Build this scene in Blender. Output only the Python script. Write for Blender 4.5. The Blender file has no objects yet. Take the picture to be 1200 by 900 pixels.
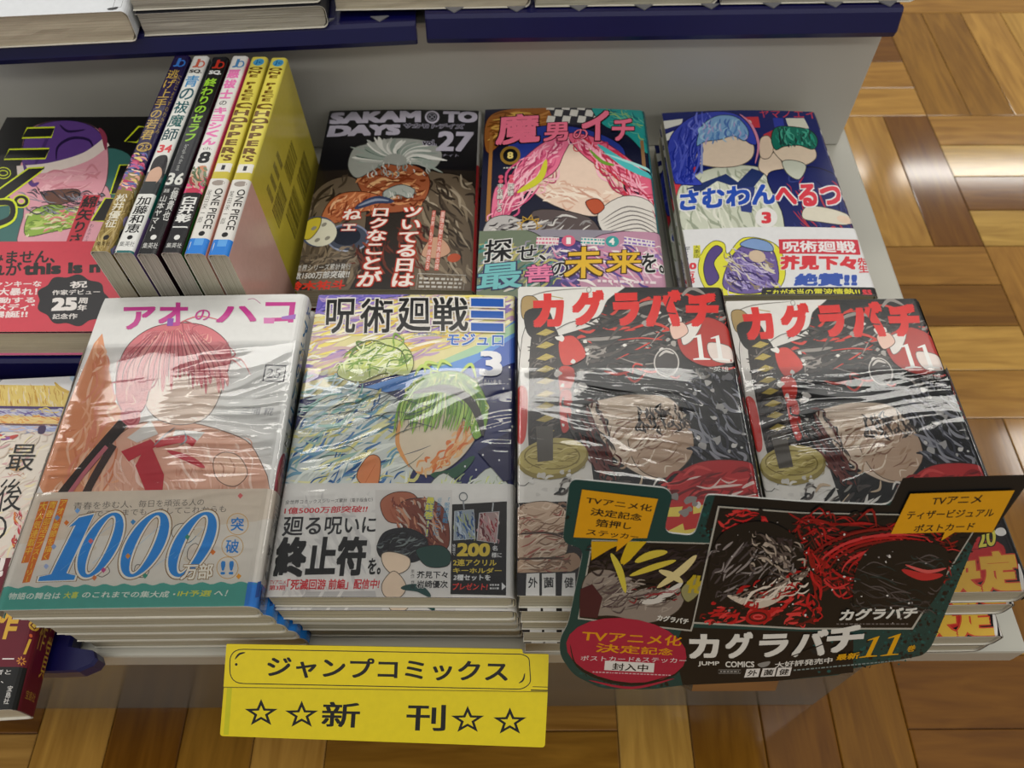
import bpy, bmesh, math, random
import numpy as np
from mathutils import Vector, Matrix, noise, geometry

# ---------------------------------------------------------------- camera, light, exposure
sc = bpy.context.scene
COL = sc.collection
FPX, PITCH, ROLL, EYE = 953.53, math.radians(56.327), math.radians(-0.2864), Vector((0, 0, 0.70))
_r = Vector((1, 0, 0)); _f = Vector((0, math.cos(PITCH), -math.sin(PITCH))); _u = Vector((0, math.sin(PITCH), math.cos(PITCH)))
CR = math.cos(ROLL) * _r + math.sin(ROLL) * _u
CU = -math.sin(ROLL) * _r + math.cos(ROLL) * _u
CF = _f
cam_data = bpy.data.cameras.new('camera')
cam_data.sensor_width = 36.0
cam_data.lens = 36.0 * FPX / 1200.0
cam_data.clip_start = 0.02
cam_data.dof.use_dof = True
cam_data.dof.focus_distance = 0.40
cam_data.dof.aperture_fstop = 16.0
cam = bpy.data.objects.new('camera', cam_data)
COL.objects.link(cam)
cam.matrix_world = Matrix(((CR.x, CU.x, -CF.x, EYE.x), (CR.y, CU.y, -CF.y, EYE.y), (CR.z, CU.z, -CF.z, EYE.z), (0, 0, 0, 1)))
sc.camera = cam

world = bpy.data.worlds.new('store_ambient')
sc.world = world
world.use_nodes = True
bg = world.node_tree.nodes['Background']
bg.inputs['Color'].default_value = (1.0, 0.985, 0.95, 1)
bg.inputs['Strength'].default_value = 0.30

def ceiling_lamp(x, y, sx, sy, watts, z=2.6):
    l = bpy.data.lights.new('ceiling_lamp', 'AREA')
    l.shape = 'RECTANGLE'; l.size = sx; l.size_y = sy; l.energy = watts; l.color = (1.0, 0.965, 0.90)
    o = bpy.data.objects.new('ceiling_lamp', l)
    o.location = (x, y, z)
    COL.objects.link(o)
for ly in (-2.0, -0.15, 1.78, 3.68):
    for lx in (-2.55, -1.2, 0.15, 1.5, 2.85):
        ceiling_lamp(lx, ly, 1.15, 0.12 if ly > 3 else 0.28, {1.78: 10.0, 3.68: 8.0}.get(ly, 6.5))

sc.view_settings.view_transform = 'Standard'
sc.view_settings.look = 'None'
sc.view_settings.exposure = 0.05
sc.view_settings.gamma = 1.0
sc.view_settings.use_curve_mapping = False

# ---------------------------------------------------------------- materials
def srgb(h, g=1.0):
    h = h.lstrip('#')
    out = []
    for i in (0, 2, 4):
        c = int(h[i:i + 2], 16) / 255.0
        c = c / 12.92 if c <= 0.04045 else ((c + 0.055) / 1.055) ** 2.4
        out.append(max(0.004, min(0.9, c * g - 0.014)))
    return (out[0], out[1], out[2], 1.0)

def nmat(name):
    m = bpy.data.materials.new(name)
    m.use_nodes = True
    nt = m.node_tree
    return m, nt, nt.nodes['Principled BSDF']

def print_material(name, rough, spec=0.5, coat=0.0):
    m, nt, p = nmat(name)
    a = nt.nodes.new('ShaderNodeAttribute'); a.attribute_name = 'Col'
    n = nt.nodes.new('ShaderNodeTexNoise'); n.inputs['Scale'].default_value = 260; n.inputs['Detail'].default_value = 3
    tc = nt.nodes.new('ShaderNodeTexCoord'); nt.links.new(tc.outputs['Object'], n.inputs['Vector'])
    mr = nt.nodes.new('ShaderNodeMapRange'); mr.inputs['To Min'].default_value = 0.93; mr.inputs['To Max'].default_value = 1.06
    nt.links.new(n.outputs['Fac'], mr.inputs['Value'])
    hsv = nt.nodes.new('ShaderNodeHueSaturation')
    nt.links.new(mr.outputs['Result'], hsv.inputs['Value']); nt.links.new(a.outputs['Color'], hsv.inputs['Color'])
    nt.links.new(hsv.outputs['Color'], p.inputs['Base Color'])
    p.inputs['Roughness'].default_value = rough
    p.inputs['Specular IOR Level'].default_value = spec
    p.inputs['Coat Weight'].default_value = coat; p.inputs['Coat Roughness'].default_value = 0.12
    return m

def plain(name, hexc, rough, spec=0.5, var=0.05, scale=60, metallic=0.0, bump=0.0):
    m, nt, p = nmat(name)
    c = srgb(hexc)
    n = nt.nodes.new('ShaderNodeTexNoise'); n.inputs['Scale'].default_value = scale; n.inputs['Detail'].default_value = 4
    tc = nt.nodes.new('ShaderNodeTexCoord'); nt.links.new(tc.outputs['Object'], n.inputs['Vector'])
    r = nt.nodes.new('ShaderNodeValToRGB')
    r.color_ramp.elements[0].position = 0.3; r.color_ramp.elements[1].position = 0.7
    r.color_ramp.elements[0].color = tuple(v * (1 - var) for v in c[:3]) + (1,)
    r.color_ramp.elements[1].color = tuple(min(1, v * (1 + var)) for v in c[:3]) + (1,)
    nt.links.new(n.outputs['Fac'], r.inputs['Fac']); nt.links.new(r.outputs['Color'], p.inputs['Base Color'])
    p.inputs['Roughness'].default_value = rough; p.inputs['Specular IOR Level'].default_value = spec; p.inputs['Metallic'].default_value = metallic
    if bump:
        b = nt.nodes.new('ShaderNodeBump'); b.inputs['Strength'].default_value = bump; b.inputs['Distance'].default_value = 0.0004
        nt.links.new(n.outputs['Fac'], b.inputs['Height']); nt.links.new(b.outputs['Normal'], p.inputs['Normal'])
    return m

def page_material(name, hex_a, hex_b, freq=2600):
    m, nt, p = nmat(name)
    tc = nt.nodes.new('ShaderNodeTexCoord')
    mp = nt.nodes.new('ShaderNodeMapping'); mp.inputs['Scale'].default_value = (14, 14, freq)
    nt.links.new(tc.outputs['Object'], mp.inputs['Vector'])
    n = nt.nodes.new('ShaderNodeTexNoise'); n.inputs['Scale'].default_value = 1; n.inputs['Detail'].default_value = 3; n.inputs['Roughness'].default_value = 0.65
    nt.links.new(mp.outputs['Vector'], n.inputs['Vector'])
    r = nt.nodes.new('ShaderNodeValToRGB')
    r.color_ramp.elements[0].position = 0.33; r.color_ramp.elements[1].position = 0.62
    r.color_ramp.elements[0].color = srgb(hex_a); r.color_ramp.elements[1].color = srgb(hex_b)
    nt.links.new(n.outputs['Fac'], r.inputs['Fac']); nt.links.new(r.outputs['Color'], p.inputs['Base Color'])
    b = nt.nodes.new('ShaderNodeBump'); b.inputs['Strength'].default_value = 0.5; b.inputs['Distance'].default_value = 0.0003
    nt.links.new(n.outputs['Fac'], b.inputs['Height']); nt.links.new(b.outputs['Normal'], p.inputs['Normal'])
    p.inputs['Roughness'].default_value = 0.85; p.inputs['Specular IOR Level'].default_value = 0.15
    return m

def film_material(name):
    m = bpy.data.materials.new(name); m.use_nodes = True
    nt = m.node_tree; nt.nodes.clear()
    out = nt.nodes.new('ShaderNodeOutputMaterial')
    mix = nt.nodes.new('ShaderNodeMixShader'); tr = nt.nodes.new('ShaderNodeBsdfTransparent'); gl = nt.nodes.new('ShaderNodeBsdfGlossy')
    gl.inputs['Roughness'].default_value = 0.05
    tr.inputs['Color'].default_value = (0.97, 0.975, 0.98, 1)
    fr = nt.nodes.new('ShaderNodeFresnel'); fr.inputs['IOR'].default_value = 1.55
    mu = nt.nodes.new('ShaderNodeMath'); mu.operation = 'MULTIPLY'; mu.inputs[1].default_value = 1.0; mu.use_clamp = True
    nt.links.new(fr.outputs[0], mu.inputs[0]); nt.links.new(mu.outputs[0], mix.inputs[0])
    nt.links.new(tr.outputs[0], mix.inputs[1]); nt.links.new(gl.outputs[0], mix.inputs[2])
    nt.links.new(mix.outputs[0], out.inputs['Surface'])
    return m

M_GLOSS = print_material('laminated_print', 0.22, 0.38, 0.0)
M_SEMI = print_material('semi_gloss_print', 0.38, 0.4)
M_MATTE = print_material('matte_print', 0.6, 0.25)
M_PAGE = page_material('manga_page_edges', '938f7e', 'c9c4b0')
M_PAGE_GREY = page_material('rough_grey_page_edges', '8a857b', 'bdb8ab', 1500)
M_PAGE_CREAM = page_material('cream_page_edges', 'b5ab94', 'd0c6b0', 2400)
M_FILM = film_material('clear_shrink_film')
M_STEEL = plain('pale_grey_laminate', 'b3b1a6', 0.28, 0.5, 0.02, 8)
M_PANEL = plain('grey_laminate_panel', 'c9c7be', 0.35, 0.5, 0.02, 5)
M_BASE = plain('glossy_grey_plinth', '6b675d', 0.19, 0.7, 0.04, 5)
M_NAVY = plain('navy_plastic', '22224f', 0.30, 0.5, 0.06, 40, 0, 0.1)
M_TAB = plain('grey_plastic_tab', '77777c', 0.3)
M_CLEAR = film_material('clear_acrylic')

# ---------------------------------------------------------------- small object helpers
def tag(o, label=None, cat=None, group=None, kind=None):
    if label: o['label'] = label
    if cat: o['category'] = cat
    if group: o['group'] = group
    if kind: o['kind'] = kind
    return o

def empty(name, loc=(0, 0, 0), rz=0.0):
    o = bpy.data.objects.new(name, None)
    o.empty_display_size = 0.02
    o.location = loc; o.rotation_euler = (0, 0, rz)
    COL.objects.link(o)
    return o

def mesh_obj(name, bm, mat, parent=None, smooth=False):
    me = bpy.data.meshes.new(name)
    bm.to_mesh(me); bm.free()
    me.materials.append(mat)
    if smooth:
        for p in me.polygons: p.use_smooth = True
    o = bpy.data.objects.new(name, me)
    COL.objects.link(o)
    if parent: o.parent = parent
    return o

def box_bm(x0, x1, y0, y1, z0, z1, bev=0.0, seg=2, bm=None):
    bm2 = bmesh.new()
    bmesh.ops.create_cube(bm2, size=1)
    for v in bm2.verts:
        v.co = Vector((x0 + (v.co.x + .5) * (x1 - x0), y0 + (v.co.y + .5) * (y1 - y0), z0 + (v.co.z + .5) * (z1 - z0)))
    if bev:
        bmesh.ops.bevel(bm2, geom=bm2.edges[:], offset=bev, segments=seg, profile=0.5, affect='EDGES')
    if bm is None: return bm2
    me = bpy.data.meshes.new('tmp'); bm2.to_mesh(me); bm2.free(); bm.from_mesh(me); bpy.data.meshes.remove(me)
    return bm

def ray(px, py):
    return CR * ((px - 600) / FPX) - CU * ((py - 450) / FPX) + CF

def on_plane(px, py, O, n):
    d = ray(px, py)
    return EYE + d * ((O - EYE).dot(n) / d.dot(n))

# ---------------------------------------------------------------- lettering
_tcache = {}
def glyphs(s):
    """flat outline of a line of lettering as (verts, faces) in em units"""
    k = s
    if k in _tcache: return _tcache[k]
    c = bpy.data.curves.new('lettering', 'FONT')
    c.body = s; c.size = 1.0; c.resolution_u = 3
    o = bpy.data.objects.new('lettering', c); COL.objects.link(o)
    dg = bpy.context.evaluated_depsgraph_get()
    me = bpy.data.meshes.new_from_object(o.evaluated_get(dg))
    vs = [(v.co.x, v.co.y) for v in me.vertices]; fs = [tuple(p.vertices) for p in me.polygons]
    bpy.data.objects.remove(o); bpy.data.curves.remove(c); bpy.data.meshes.remove(me)
    _tcache[k] = (vs, fs)
    return vs, fs

def homog(q):
    """unit square (0,0)=TL (1,0)=TR (1,1)=BR (0,1)=BL -> quad"""
    (x0, y0), (x1, y1), (x2, y2), (x3, y3) = q
    sx, sy = x0 - x1 + x2 - x3, y0 - y1 + y2 - y3
    dx1, dx2, dy1, dy2 = x1 - x2, x3 - x2, y1 - y2, y3 - y2
    det = dx1 * dy2 - dx2 * dy1
    g = (sx * dy2 - dx2 * sy) / det; h = (dx1 * sy - sx * dy1) / det
    a, b, c = x1 - x0 + g * x1, x3 - x0 + h * x3, x0
    d, e, f = y1 - y0 + g * y1, y3 - y0 + h * y3, y0
    return lambda u, v: ((a * u + b * v + c) / (g * u + h * v + 1), (d * u + e * v + f) / (g * u + h * v + 1))

def spline(pts, closed, n=6):
    out = []; N = len(pts)
    for i in range(N if closed else N - 1):
        if closed: p0, p1, p2, p3 = pts[i - 1], pts[i], pts[(i + 1) % N], pts[(i + 2) % N]
        else: p0, p1, p2, p3 = pts[max(i - 1, 0)], pts[i], pts[i + 1], pts[min(i + 2, N - 1)]
        for k in range(n):
            t = k / n
            out.append(tuple(0.5 * (2 * b + (c - a) * t + (2 * a - 5 * b + 4 * c - d) * t * t + (3 * b - a - 3 * c + d) * t ** 3)
                             for a, b, c, d in zip(p0, p1, p2, p3)))
    if not closed: out.append(tuple(pts[-1]))
    return out

def inside(p, poly):
    x, y = p; r = False; j = len(poly) - 1
    for i in range(len(poly)):
        xi, yi = poly[i]; xj, yj = poly[j]
        if (yi > y) != (yj > y) and x < (xj - xi) * (y - yi) / (yj - yi + 1e-12) + xi: r = not r
        j = i
    return r

def PT(s):
    if isinstance(s, str): return [tuple(float(v) for v in t.split(',')) for t in s.split()]
    return [tuple(p) for p in s]

def tess(pts):
    if len(pts) == 3: return [(0, 1, 2)]
    return [tuple(t) for t in geometry.tessellate_polygon([[Vector((p[0], p[1], 0)) for p in pts]])]

class Sheet:
    """artwork of one printed sheet: coordinates are photo pixels carried onto the sheet's own plane, or mm after .mm()"""
    def __init__(s, O=None, ux=None, uy=None):
        s.items = []
        s.O, s.ux, s.uy = O, ux, uy
        if O is not None: s.n = ux.cross(uy)
        s.mode = 'px' if O is not None else 'mm'
    def mm(s): s.mode = 'mm'; return s
    def px(s): s.mode = 'px'; return s
    def m(s, p):
        if s.mode == 'mm': return (p[0] * .001, p[1] * .001)
        d = on_plane(p[0], p[1], s.O, s.n) - s.O
        return (d.dot(s.ux), -d.dot(s.uy))
    def raw(s, pts, faces, col):
        s.items.append(([s.m(p) for p in pts], faces, col))
    def P(s, pts, col):
        pts = PT(pts)
        s.raw(pts, tess(pts), col)
    def B(s, pts, col, n=5):
        q = spline(PT(pts), True, n)
        s.P(q, col)
        xs = [p[0] for p in q]; ys = [p[1] for p in q]
        if s.mode == 'px' and min(max(xs) - min(xs), max(ys) - min(ys)) > 14:      # inked contour
            k = ''.join('%02x' % int(int(col[i:i + 2], 16) * .42) for i in (0, 2, 4))
            s.L(q, .9, k, False, True, 1, False)
    def E(s, cx, cy, rx, ry, col, rot=0.0, n=22):
        c, q = math.cos(math.radians(rot)), math.sin(math.radians(rot))
        s.P([(cx + rx * math.cos(a) * c - ry * math.sin(a) * q, cy + rx * math.cos(a) * q + ry * math.sin(a) * c)
             for a in [2 * math.pi * i / n for i in range(n)]], col)
    def ring(s, cx, cy, rx, ry, w, col, n=24):
        pts = []; fs = []
        for i in range(n):
            a = 2 * math.pi * i / n
            pts += [(cx + rx * math.cos(a), cy + ry * math.sin(a)), (cx + (rx - w) * math.cos(a), cy + (ry - w) * math.sin(a))]
            j = (i + 1) % n
            fs.append((2 * i, 2 * j, 2 * j + 1, 2 * i + 1))
        s.raw(pts, fs, col)
    def L(s, pts, w, col, taper=True, closed=False, n=5, smooth=True):
        pts = PT(pts)
        if smooth and len(pts) > 2: pts = spline(pts, closed, n)
        if closed: pts = pts + [pts[0]]
        N = len(pts); vs = []; fs = []
        for i, p in enumerate(pts):
            a = pts[max(i - 1, 0)]; b = pts[min(i + 1, N - 1)]
            if closed and i in (0, N - 1): a, b = pts[-2], pts[1]
            dx, dy = b[0] - a[0], b[1] - a[1]; l = math.hypot(dx, dy) or 1
            t = i / (N - 1)
            ww = w * .5 * ((0.15 + 0.85 * math.sin(math.pi * t) ** 0.7) if taper else 1)
            vs += [(p[0] - dy / l * ww, p[1] + dx / l * ww), (p[0] + dy / l * ww, p[1] - dx / l * ww)]
            if i: fs.append((2 * i - 2, 2 * i - 1, 2 * i + 1, 2 * i))
        s.raw(vs, fs, col)
    def H(s, region, cols, n, ang, length, width, seed=1, bend=.25, da=18):
        reg = PT(region); R = random.Random(seed)
        xs = [p[0] for p in reg]; ys = [p[1] for p in reg]
        n = int(n * 1.7); width *= .62
        k = 0; tries = 0
        while k < n and tries < n * 30:
            tries += 1
            p = (R.uniform(min(xs), max(xs)), R.uniform(min(ys), max(ys)))
            if not inside(p, reg): continue
            a = math.radians(ang + R.uniform(-da, da)); l = length * R.uniform(.5, 1.2)
            c, q = math.cos(a), math.sin(a); b = R.uniform(-bend, bend) * l
            q0 = (p[0] - c * l / 2, p[1] - q * l / 2); q1 = (p[0] + c * l / 2, p[1] + q * l / 2)
            if not (inside(q0, reg) and inside(q1, reg)): l *= .45; q0 = (p[0] - c * l / 2, p[1] - q * l / 2); q1 = (p[0] + c * l / 2, p[1] + q * l / 2)
            s.L([q0, (p[0] - q * b, p[1] + c * b), q1], width * R.uniform(.4, 1.2), R.choice(cols), n=4)
            k += 1
    def splash(s, region, col, n, r0, r1, seed=1):
        reg = PT(region); R = random.Random(seed)
        xs = [p[0] for p in reg]; ys = [p[1] for p in reg]
        for _ in range(n):
            for _t in range(30):
                p = (R.uniform(min(xs), max(xs)), R.uniform(min(ys), max(ys)))
                if inside(p, reg): break
            r = R.uniform(r0, r1) * R.uniform(.4, 1)
            m = R.randint(5, 8)
            s.B([(p[0] + r * R.uniform(.5, 1.3) * math.cos(2 * math.pi * i / m), p[1] + r * R.uniform(.4, 1.1) * math.sin(2 * math.pi * i / m)) for i in range(m)],
                col if isinstance(col, str) else R.choice(col), 3)
    def T(s, text, q, col, bold=0.012, out=None, ow=0.05, mode='h'):
        """lettering fitted to a quad TL TR BR BL (or x0,y0,x1,y1)"""
        q = PT(q)
        if len(q) == 2:
            (a, b), (c, d) = q; q = [(a, b), (c, b), (c, d), (a, d)]
        f = homog(q)
        if mode == 'r': f0 = f; f = lambda u, v: f0(1 - v, u)
        def shifts(bo):
            """heavier weights: the same glyphs laid over each other, slightly shifted"""
            if bo <= 0: return [(0, 0)]
            k = [(-1, -1), (1, -1), (1, 1), (-1, 1)] + ([(-1, 0), (1, 0), (0, -1), (0, 1)] if bo >= .045 else [])
            return [(0, 0)] + [(x * bo * .8, y * bo * .8) for x, y in k]
        for colr, bo in (([(out, bold + ow)] if out else []) + [(col, bold)]):
            if mode == 'v':
                N = len(text)
                for i, ch in enumerate(text):
                    if ch == ' ': continue
                    vs, fs = glyphs(ch)
                    if ch == 'ー': vs = [(0.5 + (y - .38), .38 - (x - .5)) for x, y in vs]
                    if ord(ch) < 128:
                        bx = [w[0] for w in vs]; c_ = .5 - (min(bx) + max(bx)) / 2; vs = [(x + c_, y) for x, y in vs]
                    for dx, dy in shifts(bo):
                        s.raw([f(x + dx, (i + (.86 - y - dy)) / N) for x, y in vs], fs, colr)
            else:
                vs, fs = glyphs(text)
                x0 = min(v[0] for v in vs) - bold; x1 = max(v[0] for v in vs) + bold; y0 = min(v[1] for v in vs) - bold; y1 = max(v[1] for v in vs) + bold
                if text == '一' or text == 'ー': y0, y1 = y0 - .3, y1 + .3
                for dx, dy in shifts(bo):
                    s.raw([f((x + dx - x0) / (x1 - x0), 1 - (y + dy - y0) / (y1 - y0)) for x, y in vs], fs, colr)
    def one(s, q, col):
        """a tall serif numeral 1 in the quad"""
        f = homog(PT(q))
        s.P([f(a, b) for a, b in ((.36, .05), (.62, 0), (.62, .93), (.98, .96), (.98, 1), (.02, 1), (.02, .96), (.36, .93), (.36, .14), (.02, .17), (.02, .13))], col)
    def zero(s, q, col, t=.30, g=0.0):
        """a slanted high-contrast numeral 0 in the quad, g grows it outwards"""
        f = homog(PT(q)); n = 44; pts = []; fs = []
        for i in range(n):
            a = 2 * math.pi * i / n; c, d = math.cos(a), math.sin(a)
            pts += [f(.5 + (.5 + g) * c, .5 + (.5 + g * .6) * d), f(.5 + (.5 - t - g) * c, .5 + (.5 - .05 - g * .6) * d)]
            j = (i + 1) % n; fs.append((2 * i, 2 * j, 2 * j + 1, 2 * i + 1))
        s.raw(pts, fs, col)
    def dashes(s, q, col, rows, n, seed=3):
        """illegibly small print: rows of short dashes"""
        f = homog(PT(q)); R = random.Random(seed)
        for r in range(rows):
            u = 0.0
            while u < .97:
                w = R.uniform(.4, 1.2) / n; v0 = (r + .25) / rows; v1 = (r + .75) / rows
                s.P([f(u, v0), f(min(1, u + w), v0), f(min(1, u + w), v1), f(u, v1)], col)
                u += w + .35 / n

EPS = 5.0e-6
def build_sheet(sheet, name, rng, mapper, ucuts, vcuts, base, mat, parent, th=0.0003, inner='d8d4c8', outline=None):
    """cut the artwork to the sheet, cut it along the fold lines and wrap it on the book"""
    u0, u1, v0, v1 = rng
    bm = bmesh.new()
    cl = bm.loops.layers.float_color.new('Col')
    def face(vs, col, cols=None):
        try: f = bm.faces.new(vs)
        except ValueError: return
        for i, l in enumerate(f.loops): l[cl] = cols[i] if cols else col
    def rect(h, col, flip=False):
        vs = [bm.verts.new(p) for p in ((u0, v0, h), (u0, v1, h), (u1, v1, h), (u1, v0, h))]
        face(vs[::-1] if flip else vs, col); return vs
    bc = srgb(base)
    if outline:
        ov = [bm.verts.new((p[0], p[1], 0)) for p in outline]; iv = [bm.verts.new((p[0], p[1], -th)) for p in outline]
        for t in tess(outline): face([ov[k] for k in t], bc); face([iv[k] for k in t[::-1]], srgb(inner))
        for i in range(len(ov)):
            j = (i + 1) % len(ov); face([ov[i], iv[i], iv[j], ov[j]], srgb(inner))
    elif th > 0:
        a = rect(0, bc); b = rect(-th, srgb(inner), True)
        for i in range(4):
            j = (i + 1) % 4; face([a[i], b[i], b[j], a[j]], srgb(inner))
    else: rect(0, bc)
    items = sheet.items if sheet else []
    BB = np.zeros((len(items), 5)); nb = 0
    for pts, faces, col in items:
        xs = [p[0] for p in pts]; ys = [p[1] for p in pts]
        bx = (min(xs), max(xs), min(ys), max(ys))
        if bx[1] < u0 or bx[0] > u1 or bx[3] < v0 or bx[2] > v1: continue
        # a piece of print only needs to lie above the pieces it overlaps
        hit = (BB[:nb, 0] < bx[1]) & (BB[:nb, 1] > bx[0]) & (BB[:nb, 2] < bx[3]) & (BB[:nb, 3] > bx[2])
        lay = 1 + (BB[:nb, 4][hit].max() if hit.any() else 0)
        BB[nb] = (*bx, lay); nb += 1
        h = float(lay) * EPS; c = srgb(col)
        vs = [bm.verts.new((p[0], p[1], h)) for p in pts]
        for f in faces:
            if len(set(f)) >= 3: face([vs[k] for k in f], c)
    def cut(co, no, clear=False):
        bmesh.ops.bisect_plane(bm, geom=bm.verts[:] + bm.edges[:] + bm.faces[:], dist=1e-7, plane_co=co, plane_no=no, clear_outer=clear)
    if not outline:
        cut((u0, 0, 0), (-1, 0, 0), True); cut((u1, 0, 0), (1, 0, 0), True)
        cut((0, v0, 0), (0, -1, 0), True); cut((0, v1, 0), (0, 1, 0), True)
    for u in ucuts:
        if u0 < u < u1: cut((u, 0, 0), (1, 0, 0))
    for v in vcuts:
        if v0 < v < v1: cut((0, v, 0), (0, 1, 0))
    for v in bm.verts: v.co = mapper(v.co.x, v.co.y, v.co.z)
    return mesh_obj(name, bm, mat, parent)

# ---------------------------------------------------------------- books
class Book:
    """soft-cover book lying face up: spine to the right; local x across, y towards the head, z up; origin under its centre"""
    def __init__(s, tl, rot, W, H, T, r=0.003, bulge=None):
        s.W, s.H, s.T, s.r, s.bul = W, H, T, r, bulge
        s.rot = math.radians(rot)
        s.ux = Vector((math.cos(s.rot), math.sin(s.rot), 0)); s.uy = Vector((-math.sin(s.rot), math.cos(s.rot), 0))
        s.tl = Vector(tl)
        s.base = s.tl + s.ux * W / 2 - s.uy * H / 2 - Vector((0, 0, T))
    def sheet(s): return Sheet(s.tl, s.ux, s.uy)
    def prof(s, q, h):
        W, T, r = s.W, s.T, s.r
        def arc(cx, cz, t, a0):
            a = a0 - t * math.pi / 2
            return cx + (r + h) * math.cos(a), cz + (r + h) * math.sin(a)
        if q < W - r: return q, T + h
        if q < W + r: return arc(W - r, T - r, (q - W + r) / (2 * r), math.pi / 2)
        if q < W + T - r: return W + h, T - (q - W)
        if q < W + T + r: return arc(W - r, r, (q - W - T + r) / (2 * r), 0)
        return W - (q - W - T), -h
    XK = [i / 10 for i in range(11)]
    VK = [0, .02, .05, .09, .15, .25, .4, .55, .7, .8, .88, .93, .97, 1]
    def place(s, x, v, z):
        p = Vector((x - s.W / 2, s.H / 2 - v, z))
        if s.bul: p.z += (s._pl(s.bul[0], s.XK, x / s.W) + s._pl(s.bul[1], s.VK, v / s.H)) * max(0, min(1, z / s.T))
        return p
    @staticmethod
    def _pl(f, K, t):
        """the bow of the cover, straight between the fold lines"""
        t = max(0, min(1, t))
        for a, b in zip(K, K[1:]):
            if t <= b: return f(a) + (f(b) - f(a)) * (t - a) / (b - a)
        return f(1)
    def mapper(s, off=0.0):
        def f(u, v, h):
            x, z = s.prof(u, h + off)
            return s.place(x, v, z)
        return f
    def ucuts(s):
        W, T, r = s.W, s.T, s.r
        c = [W * i / 10 for i in range(1, 10)]
        c += [W - r + 2 * r * i / 5 for i in range(6)] + [W + T - r + 2 * r * i / 5 for i in range(6)]
        return c
    def vcuts(s): return [s.H * k for k in s.VK[1:-1]]
    def pages(s, parent, mat, wob=0.0002, seed=0, inset=0.0007):
        bm = bmesh.new(); W, H, T = s.W, s.H, s.T
        NX, NY, NZ = 14, 14, 6
        x0, x1 = 0.0006, W - 0.0012; v0, v1 = inset, H - inset; z0, z1 = 0.0004, T - 0.0004
        bmesh.ops.create_cube(bm, size=1)
        for v in bm.verts: v.co = Vector((x0 + (v.co.x + .5) * (x1 - x0), v0 + (v.co.y + .5) * (v1 - v0), z0 + (v.co.z + .5) * (z1 - z0)))
        for n_, a, b, ax in ((NX, x0, x1, 0), (NY, v0, v1, 1), (NZ, z0, z1, 2)):
            for i in range(1, n_):
                co = [0, 0, 0]; co[ax] = a + (b - a) * i / n_; no = [0, 0, 0]; no[ax] = 1
                bmesh.ops.bisect_plane(bm, geom=bm.verts[:] + bm.edges[:] + bm.faces[:], dist=1e-7, plane_co=co, plane_no=no)
        for v in bm.verts:
            x, vv, z = v.co
            k = abs(2 * (z - z0) / (z1 - z0) - 1) ** 4
            if x > x1 - 1e-5: x -= s.r * .6 * k
            if vv > v1 - 1e-5 or vv < v0 + 1e-5:
                vv += wob * noise.noise((x * 60, seed * 7.1, z * 900))
            if x < x0 + 1e-5: x += 0.0004 + wob * noise.noise((vv * 60, seed * 3.3, z * 900))
            v.co = s.place(x, vv, z)
        return mesh_obj('page_block', bm, mat, parent)
    def cover(s, sheet, base, mat, parent, inner='d8d4c8', fl=0.0):
        return build_sheet(sheet, 'cover', (0, 2 * s.W + s.T - .0006, 0, s.H), s.mapper(), s.ucuts(), s.vcuts(), base, mat, parent, 0.00028, inner)
    def band(s, sheet, base, mat, parent, v0, v1=None, name='paper_band'):
        return build_sheet(sheet, name, (0.0002, 2 * s.W + s.T - .004, v0, v1 or s.H), s.mapper(0.0008), s.ucuts(), s.vcuts(), base, mat, parent, 0.00015)
    def film(s, parent, v0, amp=0.0006, seed=1, fu=14.0, fv=95.0, tilt=0.12, v1=None):
        """clear wrap: creased film over the front, folded down both sides"""
        W, H, T = s.W, s.H, s.T
        v1 = v1 or H + 0.0004
        NU, NV = 84, 150
        bm = bmesh.new(); g = []
        lift = 0.0016
        for j in range(NV + 1):
            v = v0 + (v1 - v0) * j / NV; row = []
            for i in range(NU + 1):
                t = i / NU
                L = T * .8
                q = -L + t * (W + 2 * L)
                if q < 0: x, z, k = -lift, T + q, 0
                elif q > W: x, z, k = W + lift, T - (q - W), 0
                else:
                    x, z = q, T + lift
                    k = min(1, q / .006, (W - q) / .006)
                e = min(1, (v - v0) / .006, (v1 - v) / .006); e = max(e, 0)
                ww = v + tilt * x + .012 * noise.noise((x * 16, v * 12, seed + 5.0))
                a = noise.noise((x * fu, ww * fv, seed * 3.7)); b = noise.noise((x * fu * 1.5 + 9, ww * fv * 1.9 + 3, seed * 1.3))
                mask = max(0.06, min(1, .35 + 1.9 * noise.noise((x * 18 + 4, v * 13, seed * 9.1))))
                ra = max(0, 1 - abs(a) * 4.5); rb = max(0, 1 - abs(b) * 5)
                h = amp * (mask * (1.0 * ra + .5 * rb) + .35 * noise.noise((x * 20, v * 26, seed + 2.2))) * k * e
                h *= .12 + math.exp(-((v / H - .43) / .17) ** 2)
                h = max(h, -0.0007)
                p = s.place(max(-lift, min(W + lift, x)), v, z + h)
                row.append(bm.verts.new(p))
            g.append(row)
        for j in range(NV):
            for i in range(NU):
                bm.faces.new((g[j][i], g[j + 1][i], g[j + 1][i + 1], g[j][i + 1]))
        return mesh_obj('plastic_wrap', bm, M_FILM, parent, True)
    def root(s, name, label, cat='book', group=None):
        o = empty(name, s.base, s.rot)
        return tag(o, label, cat, group)

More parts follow.
